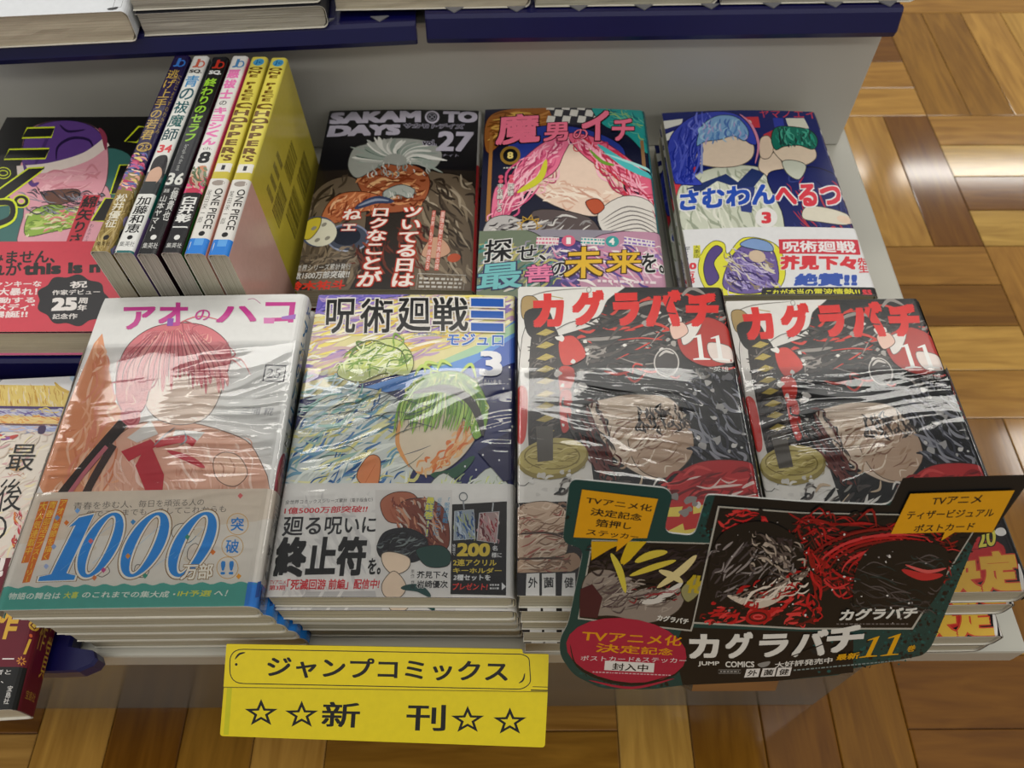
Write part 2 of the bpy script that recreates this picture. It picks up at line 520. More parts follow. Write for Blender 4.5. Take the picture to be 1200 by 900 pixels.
def copy_thing(src, label, dz, dx=0, dy=0, drz=0.0, skip=(), group=None):
    c = src.copy(); COL.objects.link(c)
    c.location = src.location + Vector((dx, dy, dz)); c.rotation_euler = src.rotation_euler.copy(); c.rotation_euler.z += math.radians(drz)
    c['label'] = label
    for ch in list(src.children):
        if ch.name.split('.')[0] in skip: continue
        k = ch.copy(); COL.objects.link(k); k.parent = c
    return c
ORD = ['', 'second', 'third', 'fourth', 'fifth', 'sixth']
def stack(src, n, T, what, offs, skip=('plastic_wrap',)):
    for i in range(1, n):
        dx, dy, dr = offs[(i - 1) % len(offs)]
        copy_thing(src, f'{ORD[i]} volume down in the stack {what}', -i * (T + 0.0030), dx, dy, dr, skip)

# ---------------------------------------------------------------- the setting: parquet floor
def floor_material():
    m, nt, p = nmat('oiled_parquet')
    uv = nt.nodes.new('ShaderNodeUVMap'); uv.uv_map = 'UVMap'
    at = nt.nodes.new('ShaderNodeAttribute'); at.attribute_name = 'Col'
    mp = nt.nodes.new('ShaderNodeMapping'); mp.inputs['Scale'].default_value = (7, 60, 1)
    nt.links.new(uv.outputs['UV'], mp.inputs['Vector'])
    n = nt.nodes.new('ShaderNodeTexNoise'); n.inputs['Scale'].default_value = 1.0; n.inputs['Detail'].default_value = 5; n.inputs['Distortion'].default_value = 1.6
    nt.links.new(mp.outputs['Vector'], n.inputs['Vector'])
    mp2 = nt.nodes.new('ShaderNodeMapping'); mp2.inputs['Scale'].default_value = (30, 420, 1)
    nt.links.new(uv.outputs['UV'], mp2.inputs['Vector'])
    n2 = nt.nodes.new('ShaderNodeTexNoise'); n2.inputs['Scale'].default_value = 1.0; n2.inputs['Detail'].default_value = 3
    nt.links.new(mp2.outputs['Vector'], n2.inputs['Vector'])
    r = nt.nodes.new('ShaderNodeValToRGB')
    r.color_ramp.elements[0].position = 0.32; r.color_ramp.elements[0].color = (0.74, 0.69, 0.62, 1)
    r.color_ramp.elements[1].position = 0.68; r.color_ramp.elements[1].color = (1.16, 1.18, 1.18, 1)
    nt.links.new(n.outputs['Fac'], r.inputs['Fac'])
    mx = nt.nodes.new('ShaderNodeMix'); mx.data_type = 'RGBA'; mx.blend_type = 'MULTIPLY'; mx.inputs['Factor'].default_value = 1
    nt.links.new(at.outputs['Color'], mx.inputs[6]); nt.links.new(r.outputs['Color'], mx.inputs[7])
    mr = nt.nodes.new('ShaderNodeMapRange'); mr.inputs['To Min'].default_value = 0.88; mr.inputs['To Max'].default_value = 1.1
    nt.links.new(n2.outputs['Fac'], mr.inputs['Value'])
    hsv = nt.nodes.new('ShaderNodeHueSaturation'); nt.links.new(mr.outputs[0], hsv.inputs['Value']); nt.links.new(mx.outputs[2], hsv.inputs['Color'])
    nt.links.new(hsv.outputs['Color'], p.inputs['Base Color'])
    p.inputs['Roughness'].default_value = 0.085; p.inputs['Specular IOR Level'].default_value = 0.6
    b = nt.nodes.new('ShaderNodeBump'); b.inputs['Strength'].default_value = 0.03; b.inputs['Distance'].default_value = 0.0004
    nt.links.new(n2.outputs['Fac'], b.inputs['Height']); nt.links.new(b.outputs['Normal'], p.inputs['Normal'])
    return m

def build_floor():
    R = random.Random(11)
    tones = ['ae8444', '9a7038', '7e5829', 'b68e4a', '8e6730', 'a2783c', '754f27', 'b8944f', 'a78048']
    bm = bmesh.new(); cl = bm.loops.layers.float_color.new('Col'); uvl = bm.loops.layers.uv.new('UVMap')
    S, N = 0.2335, 4
    dark = srgb('3a2616')
    def quad(vs, col, uvs):
        f = bm.faces.new([bm.verts.new(v) for v in vs])
        for l, q in zip(f.loops, uvs): l[cl] = col; l[uvl].uv = q
    for bi in range(-10, 12):
        for bj in range(-5, 14):
            X, Y = 0.0837 + bi * S, 0.189 + bj * S
            vert = (bi + bj) % 2 == 1      # planks of this block run away from the viewer
            for k in range(N):
                w = S / N
                if vert: x0, x1, y0, y1 = X + k * w, X + (k + 1) * w, Y, Y + S
                else: x0, x1, y0, y1 = X, X + S, Y + k * w, Y + (k + 1) * w
                c = srgb(R.choice(tones)); o = R.uniform(0, 50)
                def uv(x, y): return ((y + o, x + o * 1.7) if vert else (x + o, y + o * 1.7))
                g, b = 0.0003, 0.0012
                a = [(x0 + g, y0 + g, -.0007), (x1 - g, y0 + g, -.0007), (x1 - g, y1 - g, -.0007), (x0 + g, y1 - g, -.0007)]
                t = [(x0 + b, y0 + b, 0), (x1 - b, y0 + b, 0), (x1 - b, y1 - b, 0), (x0 + b, y1 - b, 0)]
                quad(t, c, [uv(v[0], v[1]) for v in t])
                for i in range(4):
                    j = (i + 1) % 4
                    q = [a[i], a[j], t[j], t[i]]; quad(q, c, [uv(v[0], v[1]) for v in q])
    e = [(-2.5, -1.2, -.002), (3.1, -1.2, -.002), (3.1, 3.7, -.002), (-2.5, 3.7, -.002)]
    quad(e, dark, [(0, 0)] * 4)
    o = mesh_obj('floor', bm, floor_material())
    tag(o, 'oiled wood parquet floor of square blocks with alternating plank direction', None, None, 'structure')
build_floor()

# ---------------------------------------------------------------- tiered display stand
ZD = 0.270
stand = tag(empty('display_stand', (-0.15, 0.35, 0)), 'pale grey tiered display stand carrying all the comics, with glossy dark grey plinth', 'display stand')
def stand_part(name, bm, mat, smooth=False):
    bmesh.ops.translate(bm, verts=bm.verts, vec=(0.15, -0.35, 0))
    return mesh_obj(name, bm, mat, stand, smooth)
XL = -0.90
bm = box_bm(XL, 0.268, 0.1175, 0.60, ZD - 0.018, ZD, 0.0018)
stand_part('lower_shelf', bm, M_STEEL)
bm = box_bm(XL + .02, 0.245, 0.1495, 0.95, 0.0, ZD - 0.0185, 0.001)
stand_part('plinth', bm, M_BASE)
bm = box_bm(XL, 0.2575, 0.5110, 0.96, ZD + .0004, 0.3765, 0.001)
stand_part('back_panel', bm, M_PANEL)
bm = box_bm(XL, 0.2600, 0.5045, 0.97, 0.3768, 0.3800, 0.0008)
stand_part('upper_shelf', bm, M_STEEL)

# navy book trays: a slab with a bevelled front lip
def tray(label, x0, x1, y0, y1, z0, z1, lip, rz, tabs, shape=None):
    t = tag(empty('book_tray', ((x0 + x1) / 2, y0, z0), math.radians(rz)), label, 'book tray', None)
    w = (x1 - x0) / 2; d = y1 - y0; h = z1 - z0
    bm = bmesh.new()
    prof = [(0.0015, 0), (0, 0.004), (0.003, h - 0.002), (0.005, h), (0.0085, h), (lip, h - 0.0012), (d, h - 0.0012), (d, h - 0.006), (lip, h - 0.008), (0.012, 0)]
    rows = []
    for x in (-w, -w + .001, w - .001, w):
        ins = .0008 if abs(x) == w else 0
        rows.append([bm.verts.new((x, a + (ins if a < .004 else 0), b)) for a, b in prof])
    for k in range(3):
        for i in range(len(prof)):
            j = (i + 1) % len(prof)
            bm.faces.new((rows[k][i], rows[k + 1][i], rows[k + 1][j], rows[k][j]))
    bm.faces.new(rows[0]); bm.faces.new(rows[3][::-1])
    bmesh.ops.recalc_face_normals(bm, faces=bm.faces)
    mesh_obj('tray_body', bm, M_NAVY, t)
    for tx in tabs:
        bm = bmesh.new()
        pts = [(tx - .006, 0.0115), (tx, 0.0055), (tx + .006, 0.0115)]
        lo = [bm.verts.new((a, b, h + .00002)) for a, b in pts]; hi = [bm.verts.new((a, b, h + .0007)) for a, b in pts]
        bm.faces.new(lo[::-1]); bm.faces.new(hi)
        for i in range(3): bm.faces.new((lo[i], lo[(i + 1) % 3], hi[(i + 1) % 3], hi[i]))
        mesh_obj('corner_tab', bm, M_TAB, t)
    return t
tray('navy tray lip along the right half of the upper shelf, under three pale page stacks', -0.0545, 0.2530, 0.4825, 0.70, 0.3802, 0.3985, 0.0105, 0.9,
     [-.135, -.095, -.055, -.013, .03, .07, .11, .145])
tray('navy tray lip along the left half of the upper shelf, under the thick white book', -0.3760, -0.0600, 0.4675, 0.70, 0.3802, 0.3945, 0.0105, 4.2,
     [.10, .135])
tray('navy tray behind the palace picture book, under the pink-banded book', -0.60, -0.2285, 0.2770, 0.480, ZD + .0002, 0.3065, 0.012, 0.0, [.020])
# front-left tray with a rounded lip that pokes out beyond the shelf edge
t = tag(empty('book_tray', (-0.40, 0.112, ZD)), 'navy tray with a rounded end, under the palace picture book at the front left', 'book tray')
bm = bmesh.new()
sec = []
pl = [(-.20, .0005), (.170, .0005), (.182, .001), (.1885, .004), (.190, .007), (.188, .0105), (.1745, .0125), (.1745, .155), (-.20, .155)]
for z, ins in ((0.0002, .0008), (0.002, 0), (0.0105, 0), (0.0122, .0012)):
    cx, cy = -.01, .06
    sec.append([bm.verts.new((x - math.copysign(ins, x - cx), y - math.copysign(ins * .6, y - cy), z)) for x, y in pl])
n = len(pl)
for k in range(3):
    for i in range(n):
        j = (i + 1) % n
        bm.faces.new((sec[k][i], sec[k][j], sec[k + 1][j], sec[k + 1][i]))
bm.faces.new(sec[0][::-1]); bm.faces.new(sec[3])
bmesh.ops.translate(bm, verts=bm.verts, vec=(0, -.006, 0))
mesh_obj('tray_body', bm, M_NAVY, t)

# ================================================================ front row
# ---- white volume with pink lettering
b = Book((-0.2244, 0.2895, 0.3562), 0.3, 0.1122, 0.175, 0.0153, 0.0045, (lambda x: -.0022 * (1 - x) ** 2, lambda v: -.0012 * math.exp(-v / .03) - .0010 * max(0, (v - .9) / .1)))
r = b.root('manga_volume', 'white-covered comic with pink lettering and big blue number band, topmost of its stack', 'comic book', 'comics with the pink lettering')
b.pages(r, M_PAGE, seed=1)
S = b.sheet()
S.P('118,388 108,400 78,470 40,560 60,600 240,600 215,540 160,500 150,484 134,470 122,410', 'd9966e')
S.B('150,500 200,492 262,505 300,530 305,600 120,600 118,540', 'dcae98')
S.H('112,400 60,585 130,585 148,490', ['e6b18e', 'cf8560', 'e9bfa2', 'd98f74'], 46, 105, 55, 6, 3)
S.H('150,505 290,520 300,585 110,585', ['e9c3b0', 'd39c86', 'e3b7a2', 'efd6c8'], 60, 70, 34, 5, 4)
S.B('160,440 176,412 205,402 245,410 262,432 258,462 240,490 205,497 175,482', 'e6d3c4')
S.B('135,462 136,432 148,404 172,385 200,378 236,380 262,396 271,418 262,442 244,436 226,424 205,420 188,432 176,452 168,478 154,486 142,480', 'cf6f76')
S.H('138,470 140,430 175,388 235,384 266,405 264,432 210,418 175,450 160,480', ['a9505c', 'e08c90', 'b85a64', 'd8848a', 'e9a89c', 'c4626c'], 90, 125, 34, 3.2, 5, .35, 35)
R = random.Random(31)
for i in range(26):
    x = 146 + i * 4.6; top = 392 + abs(x - 205) * .12; dx = (x - 208) * .22
    S.L([(205 + (x - 205) * .35, 388 + R.uniform(0, 8)), (x, top + 28 + R.uniform(0, 8)), (x + dx * .5, top + 50 + R.uniform(-6, 16))], R.uniform(3.2, 6.4), R.choice(['cf6f76', 'd98288', 'c0606a', 'e09a98']))
for i in range(22):
    x = 142 + i * 5.6
    S.L([(205 + (x - 205) * .4, 386), (x, 418 + R.uniform(0, 8)), (x + (x - 208) * .1, 440 + R.uniform(-4, 20))], 1.0, R.choice(['8f3f4a', '7a323c', 'a44c56']))
for i in range(30):
    x = 130 + R.uniform(0, 160); y = 508 + R.uniform(0, 60); S.L([(x, y), (x + R.uniform(-8, 8), y + R.uniform(10, 26))], .9, R.choice(['a86a58', '8f5a4c', 'c08672']))
for p in ('262,420 282,421 294,440', '255,398 268,408 272,424', '204,380 232,370 262,376', '262,416 276,424 284,432'): S.L(p, 1.6, 'cf7a7e')
S.E(152, 487, 12, 14, 'd07a80', 0); S.ring(152, 487, 9, 10, 1.6, 'b05560'); S.ring(152, 487, 5, 6, 1.4, 'b05560')
S.P('176,492 148,512 160,518 185,508', 'd8d8d4'); S.P('205,503 240,506 228,520 200,516', 'd5dad6')
S.L('144,494 112,530 74,575 56,600', 13, '37302f', False); S.L('132,520 108,560 88,600', 9, '463a38', False); S.L('124,522 98,552 70,590', 5, 'c0707a', False)
S.P('141,528 176,514 184,522 150,540', 'bb3a45'); S.P('166,530 178,524 192,556 190,577 170,575 158,545', 'b93843'); S.L('182,520 215,514 228,520', 9, 'c2444c', False); S.L('196,528 222,538 240,548', 8, 'bb3c47', True)
S.L('205,500 190,512 180,522', 2, '8a8a90'); S.L('215,503 218,515 210,522', 2, '8a9aa0')
S.B('250,540 262,530 280,535 290,555 275,570 255,562', 'e3bfa8'); S.L('255,540 262,548 260,560', 1.5, 'b98a76'); S.L('268,536 275,548 272,560', 1.5, 'b98a76')
for ch, q in (('ア', '143,357 182,357 181,383 143,385'), ('オ', '185,352 220,353 220,381 184,382'), ('の', '228,362 246,362 246,374 228,376'), ('ハ', '253,358 300,358 301,377 252,378'), ('コ', '310,353 347,353 344,378 309,379')):
    S.T(ch, q, 'c0468f', .035 if ch != 'の' else .01)
S.P('347,368 346,374 330,374 330,371', '9a6ab8'); S.P('196,372 203,372 202,381 195,381', '8a4aa8'); S.P('309,372 322,373 321,379 309,379', 'd07ab0')
S.P('311,427 336,428 333,448 307,447', '55555a'); S.P('312.5,428.5 334.5,429.5 331.5,446.5 308.8,445.5', 'd8d8d6'); S.T('25', '314,432 330,432 328,443 311,443', '66666c', 0)
S.T('三浦 糀', '284,476 322,478 319,487 282,485', '8a8a90', 0)
S.L('290,350 297,349 305,355', .8, 'b06a90', False)
S.mm()
W = b.W * 1000
S.T('アオのハコ', [(W + 3, 14), (W + 12.3, 14), (W + 12.3, 82), (W + 3, 82)], '2c6ea0', .03, None, 0, 'v')
S.T('Jc', [(W + 4, 5), (W + 12, 5), (W + 12, 11), (W + 4, 11)], '3a5fa0', .03)
S.T('25', [(W + 4, 86), (W + 12, 86), (W + 12, 93), (W + 4, 93)], '4a4a50', .01)
S.B([(W + 2, 102), (W + 8, 97), (W + 13, 104), (W + 13, 124), (W + 6, 130), (W + 1.5, 120)], 'b2505c')
S.H([(W + 1.5, 100), (W + 13, 100), (W + 13, 130), (W + 1.5, 130)], ['8a3a44', 'd9a090', 'c86a70'], 16, 80, 12, 2, 6)
b.cover(S, 'd9d9d6', M_GLOSS, r)
S = b.sheet()
S.P('-40,560 340,560 340,600 300,612 -20,640', 'd2c6b6')
S.splash('60,600 260,600 240,670 40,675', ['cfc4b2', 'd9d2c4', 'd4c8bb'], 14, 6, 14, 2)
S.T('青春を歩む人、毎日を頑張る人の', '86,588 240,585 239,593 85,597', '6b6560', 0)
S.T('僕でこれまでも、そしてこれからも', '101,598 266,593 265,601 100,606', '6b6560', 0)
Z = [(79, 156), (130, 210), (186, 266)]
for dx, colr, g in ((0, '8a6a44', .075), (0, 'e8e2d2', .05), (0, '2f86cf', 0)):
    for x0, x1 in Z: S.zero([(x0 + 33, 601), (x1, 600), (x1 - 33, 676), (x0, 677)], colr, .27, g)
    e = g * 40
    S.P([(80 - e, 617), (92, 606 - e), (110 + e, 602 - e), (77 + e, 671), (88 + e, 674 - e * .3), (86 + e, 679 + e * .6), (43 - e, 680 + e * .6), (45 - e, 675 - e * .3), (59 - e, 672), (88 - e, 615)], colr)
for p in ('95,640 140,610', '108,660 150,628', '150,650 190,615', '205,655 240,620', '70,668 100,645', '180,665 205,648'): S.L(p, 2.0, '7ab4dd')
S.T('万部', '216,661 251,661 249,679 211,680', 'ebe5d8', .03, '8a6a34', .05)
for ch, cx, cy in (('突', 279, 615), ('破', 273, 641), ('!!', 267, 666)):
    S.ring(cx, cy, 13, 13, .9, 'c8a060'); S.T(ch, [(cx - 7.5, cy - 8), (cx + 8, cy - 8), (cx + 7, cy + 8), (cx - 8.5, cy + 8)], '2f7fc8', .02)
for q, t in (('70,584 79,584 56,655 47,656', 'アオい季節を描く'), ('57,586 67,586 33,681 24,682', '青春部活ラブストーリー'), ('46,587 56,586 32,658 23,659', '大人気連載中！')):
    S.P(q, 'd0722c'); S.T(t, q, 'e6c94a', .0, None, 0, 'v')
R = random.Random(4)
for x, y, c in ((77, 612, 'd0722c'), (106, 634, 'd06a6a'), (150, 652, 'd08a3c'), (121, 668, 'c04a80'), (170, 675, '3f8f78'), (220, 630, '3f8f78'), (250, 648, 'd0722c'), (280, 676, 'd9962c'), (110, 677, 'd07a4a'), (156, 612, '3f86c0'), (282, 582, 'd06a6a'), (66, 606, '7a9ac8'), (62, 640, '8aa4d0'), (53, 663, 'a0b0d8'), (90, 598, '6fa0d8')):
    S.P([(x - 3, y), (x, y - 3.5), (x + 3.4, y - .5), (x, y + 3.4)], c)
wave = [(-10 + i * 4.2, 687 - i * .055 + 1.4 * math.sin(i * 1.15)) for i in range(82)]
S.P(wave + [(345, 720), (-20, 720)], '4f9f92')
for t, a, c_, c in (('物語の舞台は', 9, 71, 'e2e6dc'), ('大喜', 75, 92, 'd8d84a'), ('のこれまでの集大成・', 97, 207, 'e2e6dc'), ('IH予選', 210, 249, 'd8d84a'), ('へ！', 253, 268, 'e2e6dc')):
    S.T(t, [(a, 693 - a * .005), (c_, 693 - a * .005), (c_ - 3, 701 - a * .01), (a - 3, 701 - a * .01)], c, .015)
S.mm()
S.P([(W - 4.5, 164.5), (W + 40, 163), (W + 40, 176), (W - 4.5, 176)], '2f7cd0')
S.P([(W + 0, 164), (W + 2.2, 163), (W + 2.2, 170), (W + 0, 171)], '1d4f96'); S.T('集英社', [(W + 3, 166), (W + 12, 166), (W + 12, 172), (W + 3, 172)], '1c3f80', .01)
S.T('三浦 糀', [(W + 3.5, 124), (W + 11, 124), (W + 11, 152), (W + 3.5, 152)], '4a4a4e', .0, None, 0, 'v'); S.E(W + 7.5, 159, 1.8, 2, '3a3a40')
b.band(S, 'd6d0c6', M_GLOSS, r, 0.1195)
b.film(r, 0.034, 0.0009, 1)
stack(r, 5, 0.0142, 'under the white pink-lettered comic', [(.0014, .0018, .1), (.0028, .0034, -.1), (.0040, .0052, .1), (.0052, .0068, -.1)])

# ---- sky and navy volume with black angular title
b = Book((-0.1088, 0.2971, 0.3470), -0.51, 0.1108, 0.175, 0.0132, 0.003, (lambda x: -.0006 * (2 * x - 1) ** 2, lambda v: -.001 * math.exp(-v / .03)))
r = b.root('manga_volume', 'comic with navy and yellow sky cover and three blue bars, topmost of its stack', 'comic book', 'comics with the three blue bars')
b.pages(r, M_PAGE, seed=2)
S = b.sheet()
S.P('360,340 612,340 612,372 560,408 500,430 420,450 340,470', 'd6cd94')
S.H('366,345 606,345 606,375 480,425 345,450', ['8d78b8', 'b79ab8', 'efe8bc', 'e3d36a', 'c7a9a6', 'd9b45e', 'ece7d4', 'b48fb0'], 190, -14, 46, 6, 7, .12, 10)
S.B('374,342 420,343 480,344 450,349 400,356 370,366', '6a5cb0'); S.H('372,343 500,343 440,352 368,370', ['8a78c0', '5a4ea4', 'a98fc0'], 26, -12, 34, 4, 8)
S.P('612,368 612,402 560,430 500,452 440,462 420,456 500,432 560,408', '5f8fd0'); S.P('612,372 612,384 560,414 510,432 505,428 560,404', '9fc4a0'); S.P('612,388 612,420 560,442 500,456 470,458 540,436', '4664b4')
# pale draped masses, green and gold brushwork
S.B('345,505 385,462 430,455 470,470 490,500 480,560 430,580 330,580', 'd0d6d2')
S.H('350,500 390,465 450,460 485,510 480,575 330,578', ['4a78b0', 'd8d28a', '6f9fb8', 'e6ebe4', '9fc0b8', 'e9e6b0', '2f5f98', 'e6ebe4'], 120, -32, 52, 6, 9, .25, 16)
S.H('340,440 420,430 430,480 350,520', ['c8d6da', '7fb0a8', 'a9bfc8', 'd8d8c4'], 40, -24, 40, 7, 10)
S.B('395,436 430,405 465,398 484,420 478,440 450,438 420,448', 'c9d38c'); S.H('385,438 420,402 470,398 486,430 450,442', ['e9ecd0', '7fa04a', 'dfe6b8', '5f8040', 'c4d070'], 54, -30, 28, 3.4, 11, .4, 40)
S.L('400,418 430,400 452,404', 1.2, '4a5a30'); S.L('440,402 470,412 478,436', 1.2, '4a5a30')
S.B('464,492 480,470 520,462 552,478 560,505 545,532 520,552 492,556 472,532', 'dccfb8')
S.H('540,490 558,505 540,535 505,556 480,550 520,530', ['d98a4a', 'e0a468', 'd6763a', 'e6c08c'], 30, -50, 26, 6, 12)
S.L('470,490 466,520 480,548', 5, 'e0a060')
S.B('468,488 478,456 500,440 535,436 560,450 572,478 568,505 556,515 548,494 528,486 500,484 480,492', '7fae3c')
S.H('470,486 482,455 515,438 556,448 570,485 560,508 545,490 500,480', ['5c9030', 'b4d054', 'd6dc6a', '4a7c2c', 'e6eebc', '92be48', 'c9d85a'], 120, -68, 26, 4, 13, .35, 26)
R = random.Random(32)
for i in range(34):
    x = 470 + i * 2.9; S.L([(520 + (x - 520) * .5, 446 + R.uniform(0, 6)), (x, 474 + R.uniform(-4, 6)), (x - 6 + R.uniform(-6, 6), 498 + R.uniform(-4, 12))], R.uniform(2.2, 4.6), R.choice(['7fae3c', '98c24e', '5f9432', 'b9d468', 'd8df9a']))
for i in range(22):
    x = 470 + i * 4.4; S.L([(520 + (x - 520) * .55, 444), (x, 472), (x - 5, 500 + R.uniform(-6, 8))], .9, R.choice(['2f4a1c', '3f5c24']))
for i in range(26):
    x = 340 + R.uniform(0, 140); y = 470 + R.uniform(0, 90); S.L([(x, y), (x + R.uniform(10, 26), y - R.uniform(2, 12)), (x + R.uniform(30, 44), y - R.uniform(0, 26))], .9, R.choice(['3a4a4a', '2c3c58', '5a6a5a']))
for p in ('486,442 494,430 506,434', '512,436 518,424 530,430', '540,438 552,428 558,444', '498,438 500,426 514,428'): S.L(p, 4, 'b9cf66')
S.L('484,462 520,456 548,468 562,492 566,512', 10, '332f2e', True); S.L('500,458 525,462 545,476', 2, '6f7668')
S.L('505,557 530,556 556,535', 12, '2c5a42', True)
S.B('500,580 520,555 545,580', 'd5d8d0'); S.B('548,580 575,548 600,582', 'cfd4cc'); S.H('505,578 520,558 600,560 598,580', ['b4c09a', 'e6e9e0', '9fae8c', 'd9e08a'], 26, -60, 20, 3, 14)
S.P('560,530 606,500 606,560 590,565', '2a2a50')
S.B('418,560 432,535 446,540 440,575', 'd98a58'); S.L('425,572 440,545', 3, 'b4622f')
for x, y in ((590, 455), (598, 480), (575, 520), (585, 540), (600, 500), (566, 534), (558, 551), (545, 547), (597, 430)): S.E(x, y, 1.1, 1.3, 'e6e6ea', 0, 8)
for ch, q in (('呪', '383,349 418,349 416,391 381,391'), ('術', '423,349 461,349 460,391 421,391'), ('廻', '467,349 504,349 505,390 464,390'), ('戦', '507,348 549,348 549,389 507,389')):
    S.T(ch, q, '1e1e22', .018, 'ddd8d0', .04)
for a, c in ((349.5, 359.5), (364.5, 373), (379, 388.5)):
    S.P([(550, a - 1.5), (592, a - 1), (592, c + 2), (550, c + 1.5)], 'ddd8d0'); S.P([(552, a), (590, a + .5), (590, c + .5), (552, c)], '2257aa')
S.T('じゅじゅつかいせん', '486,390 523,391 522,394.5 485,394', '3a6ab0', 0)
S.T('モジュロ', '525,391 590,391 590,405 523,405', '2a62b4', .025, 'dde0e6', .05)
S.T('3', '562,411 589,412 589,442 561,441', 'e2e2e4', .04)
S.T('明るい未来', '560,445 588,446 588,451.5 560,451', 'd4d4da', 0)
S.mm(); W = b.W * 1000
S.P([(W, 0), (W + 14, 0), (W + 14, 120), (W, 120)], '2c3060'); S.T('呪術廻戦', [(W + 3, 14), (W + 9, 14), (W + 9, 62), (W + 3, 62)], 'd8d8dc', .02, None, 0, 'v')
for k in range(9): S.P([(W + 1.5, 122 + k * 6), (W + 9, 120 + k * 6), (W + 9, 123.5 + k * 6), (W + 1.5, 125 + k * 6)], '4a8a6a' if k % 2 else '2a2a2e')
b.cover(S, '2d3264', M_GLOSS, r)
S = b.sheet()
S.P('440,575 530,575 530,710 440,710', 'cfccc8'); S.H('330,580 440,580 440,700 320,700', ['c6c4c2', 'dedcd8', 'cfcdca'], 40, 60, 40, 8, 15)
S.B('446,590 462,578 485,580 495,600 480,612 455,612', 'a8674e'); S.B('470,590 500,585 522,600 526,640 505,652 480,640 472,615', '7c4436')
S.H('448,582 522,590 524,640 470,640', ['5c2e28', '9c5a44', 'c08a6c', '7a3c30', 'b8a89a'], 50, 60, 22, 4, 16)
S.B('442,642 452,624 478,620 500,632 498,652 480,660 460,650 448,655', '2b2b2f'); S.H('445,640 470,622 500,635 495,655 455,650', ['4a4f52', '1c1c20', '77807f'], 34, -20, 22, 3, 17)
S.B('448,650 462,648 480,655 478,668 462,674 450,664', 'dfcbb4'); S.B('488,645 515,640 528,650 524,664 500,664', '2c4a44'); S.B('448,685 462,670 476,686 470,700 452,700', 'd8c4ae'); S.L('470,690 490,690 505,700', 9, '2c4a48', True)
S.T('全世界コミックスシリーズ累計（電子版含む）', '335,586.5 437,584 437,588.5 334,591.5', '3a3a3c', 0)
S.T('1億5000万部突破!!', '334,595 432,593 430,601 333,603', 'c2333c', .02)
S.T('廻る呪いに', '333,606 442,606 440,626 330,629', '323234', .02)
S.T('終止符', '326,629 432,629 427,676 319,678', '1c1c1e', .05); S.T('を。', '433,655 447,655 446,674 430,675', '1c1c1e', .03)
S.T('TVアニメ', '317,680 336,680 335,685 316,685', 'c2333c', .01); S.T('第3期', '316,686 335,686 334,692 315,692', 'c2333c', .02); S.T('「死滅回游 前編」配信中!', '337,679 446,679 444,691 336,692', 'c2333c', .03)
S.T('最終巻!!', '500,583 510,584 506,631 494,630', 'd6cf4a', .03, '3f7fb8', .05, 'v'); S.T('「呪術廻戦」', '522,584 528,584 524,622 517,621', '3f8fb8', .01, None, 0, 'v'); S.T('近未来がここに', '513,584 518.5,584 514,630 507,629', '3f8fb8', .0, None, 0, 'v')
S.T('原作', '482,668 486,668 486,679 481,679', '2a2a2c', 0, None, 0, 'v'); S.T('芥見下々', '489,670 525,670 525,678.5 488,678.5', '2a2a2c', .03, 'dcdad6', .06)
S.T('作画', '482,681 486,681 486,691 481,691', '2a2a2c', 0, None, 0, 'v'); S.T('岩崎優次', '489,681 525,681 525,690 488,690', '2a2a2c', .03, 'dcdad6', .06)
S.P('530,592 550,591 594,588 593,698 528,697', '262325')
for q, c1, cs in (('533,600 555,598 557,632 532,634', '8f9aa2', ['3f5f90', '2c3c66', 'b4c0cc', '9fa86a']), ('562,602 585,600 582,637 559,634', 'a08a88', ['8c3a40', 'c4b0a8', '5f2a30', 'b4868a'])):
    S.P(q, c1); S.H(q, cs, 26, 70, 12, 3, 18)
    qq = PT(q); S.L([qq[0], qq[1], qq[2], qq[3]], .8, 'c4c8cc', False, True, 1, False)
S.ring(543, 583, 5.2, 5.4, 1.2, '6f7478'); S.L('543,588 544,598', 1.6, '8a8e92', False); S.L('578,590 577,600', 1.6, 'a9adb0', False)
S.T('抽選で', '530,638 534,638 534,652 530,652', 'd8d8d8', 0, None, 0, 'v'); S.T('200', '536,637 575,637 574,653 535,653', 'cdb648', .05); S.T('名', '577,640 583,640 583,646 577,646', 'd8d8d8', .02); S.T('様に', '576,648 588,648 588,654 576,654', 'd8d8d8', .02)
S.T('2連アクリル', '531,656 582,656 582,664 531,664', 'cdb648', .03); S.T('キーホルダー', '531,666 588,666 588,672.5 531,672.5', 'cdb648', .03); S.T('2種セットを', '532,674 575,674 575,681 531,681', 'd8d8d8', .03); S.T('プレゼント!', '531,684 572,684 571,692 530,692', 'd24038', .03)
S.dashes('574,684 585,684 585,692 574,692', 'c8c8c8', 2, 4); S.P('588,683 593,688 588,692', 'd8d8d8')
S.P('360,694 440,693 442,704 350,704', 'b8b6b4'); S.P('378,692 382,692 374,705 370,705', 'd8d6d2'); S.P('400,692 404,692 396,705 392,705', 'd8d6d2')
S.mm(); 
for k in range(3): S.P([(W + 2, 122 + k * 18), (W + 10, 118 + k * 18), (W + 10, 126 + k * 18), (W + 2, 130 + k * 18)], '3a3a3c')
b.band(S, 'd9d7d3', M_GLOSS, r, 0.1190)
b.film(r, 0.052, 0.0010, 2, 14, 90, 0.25)
stack(r, 5, 0.0122, 'under the navy and yellow sky comic', [(.0006, -.0010, .0), (.0018, .0016, .0), (.0030, .0032, .1), (.0042, .0046, .0)])

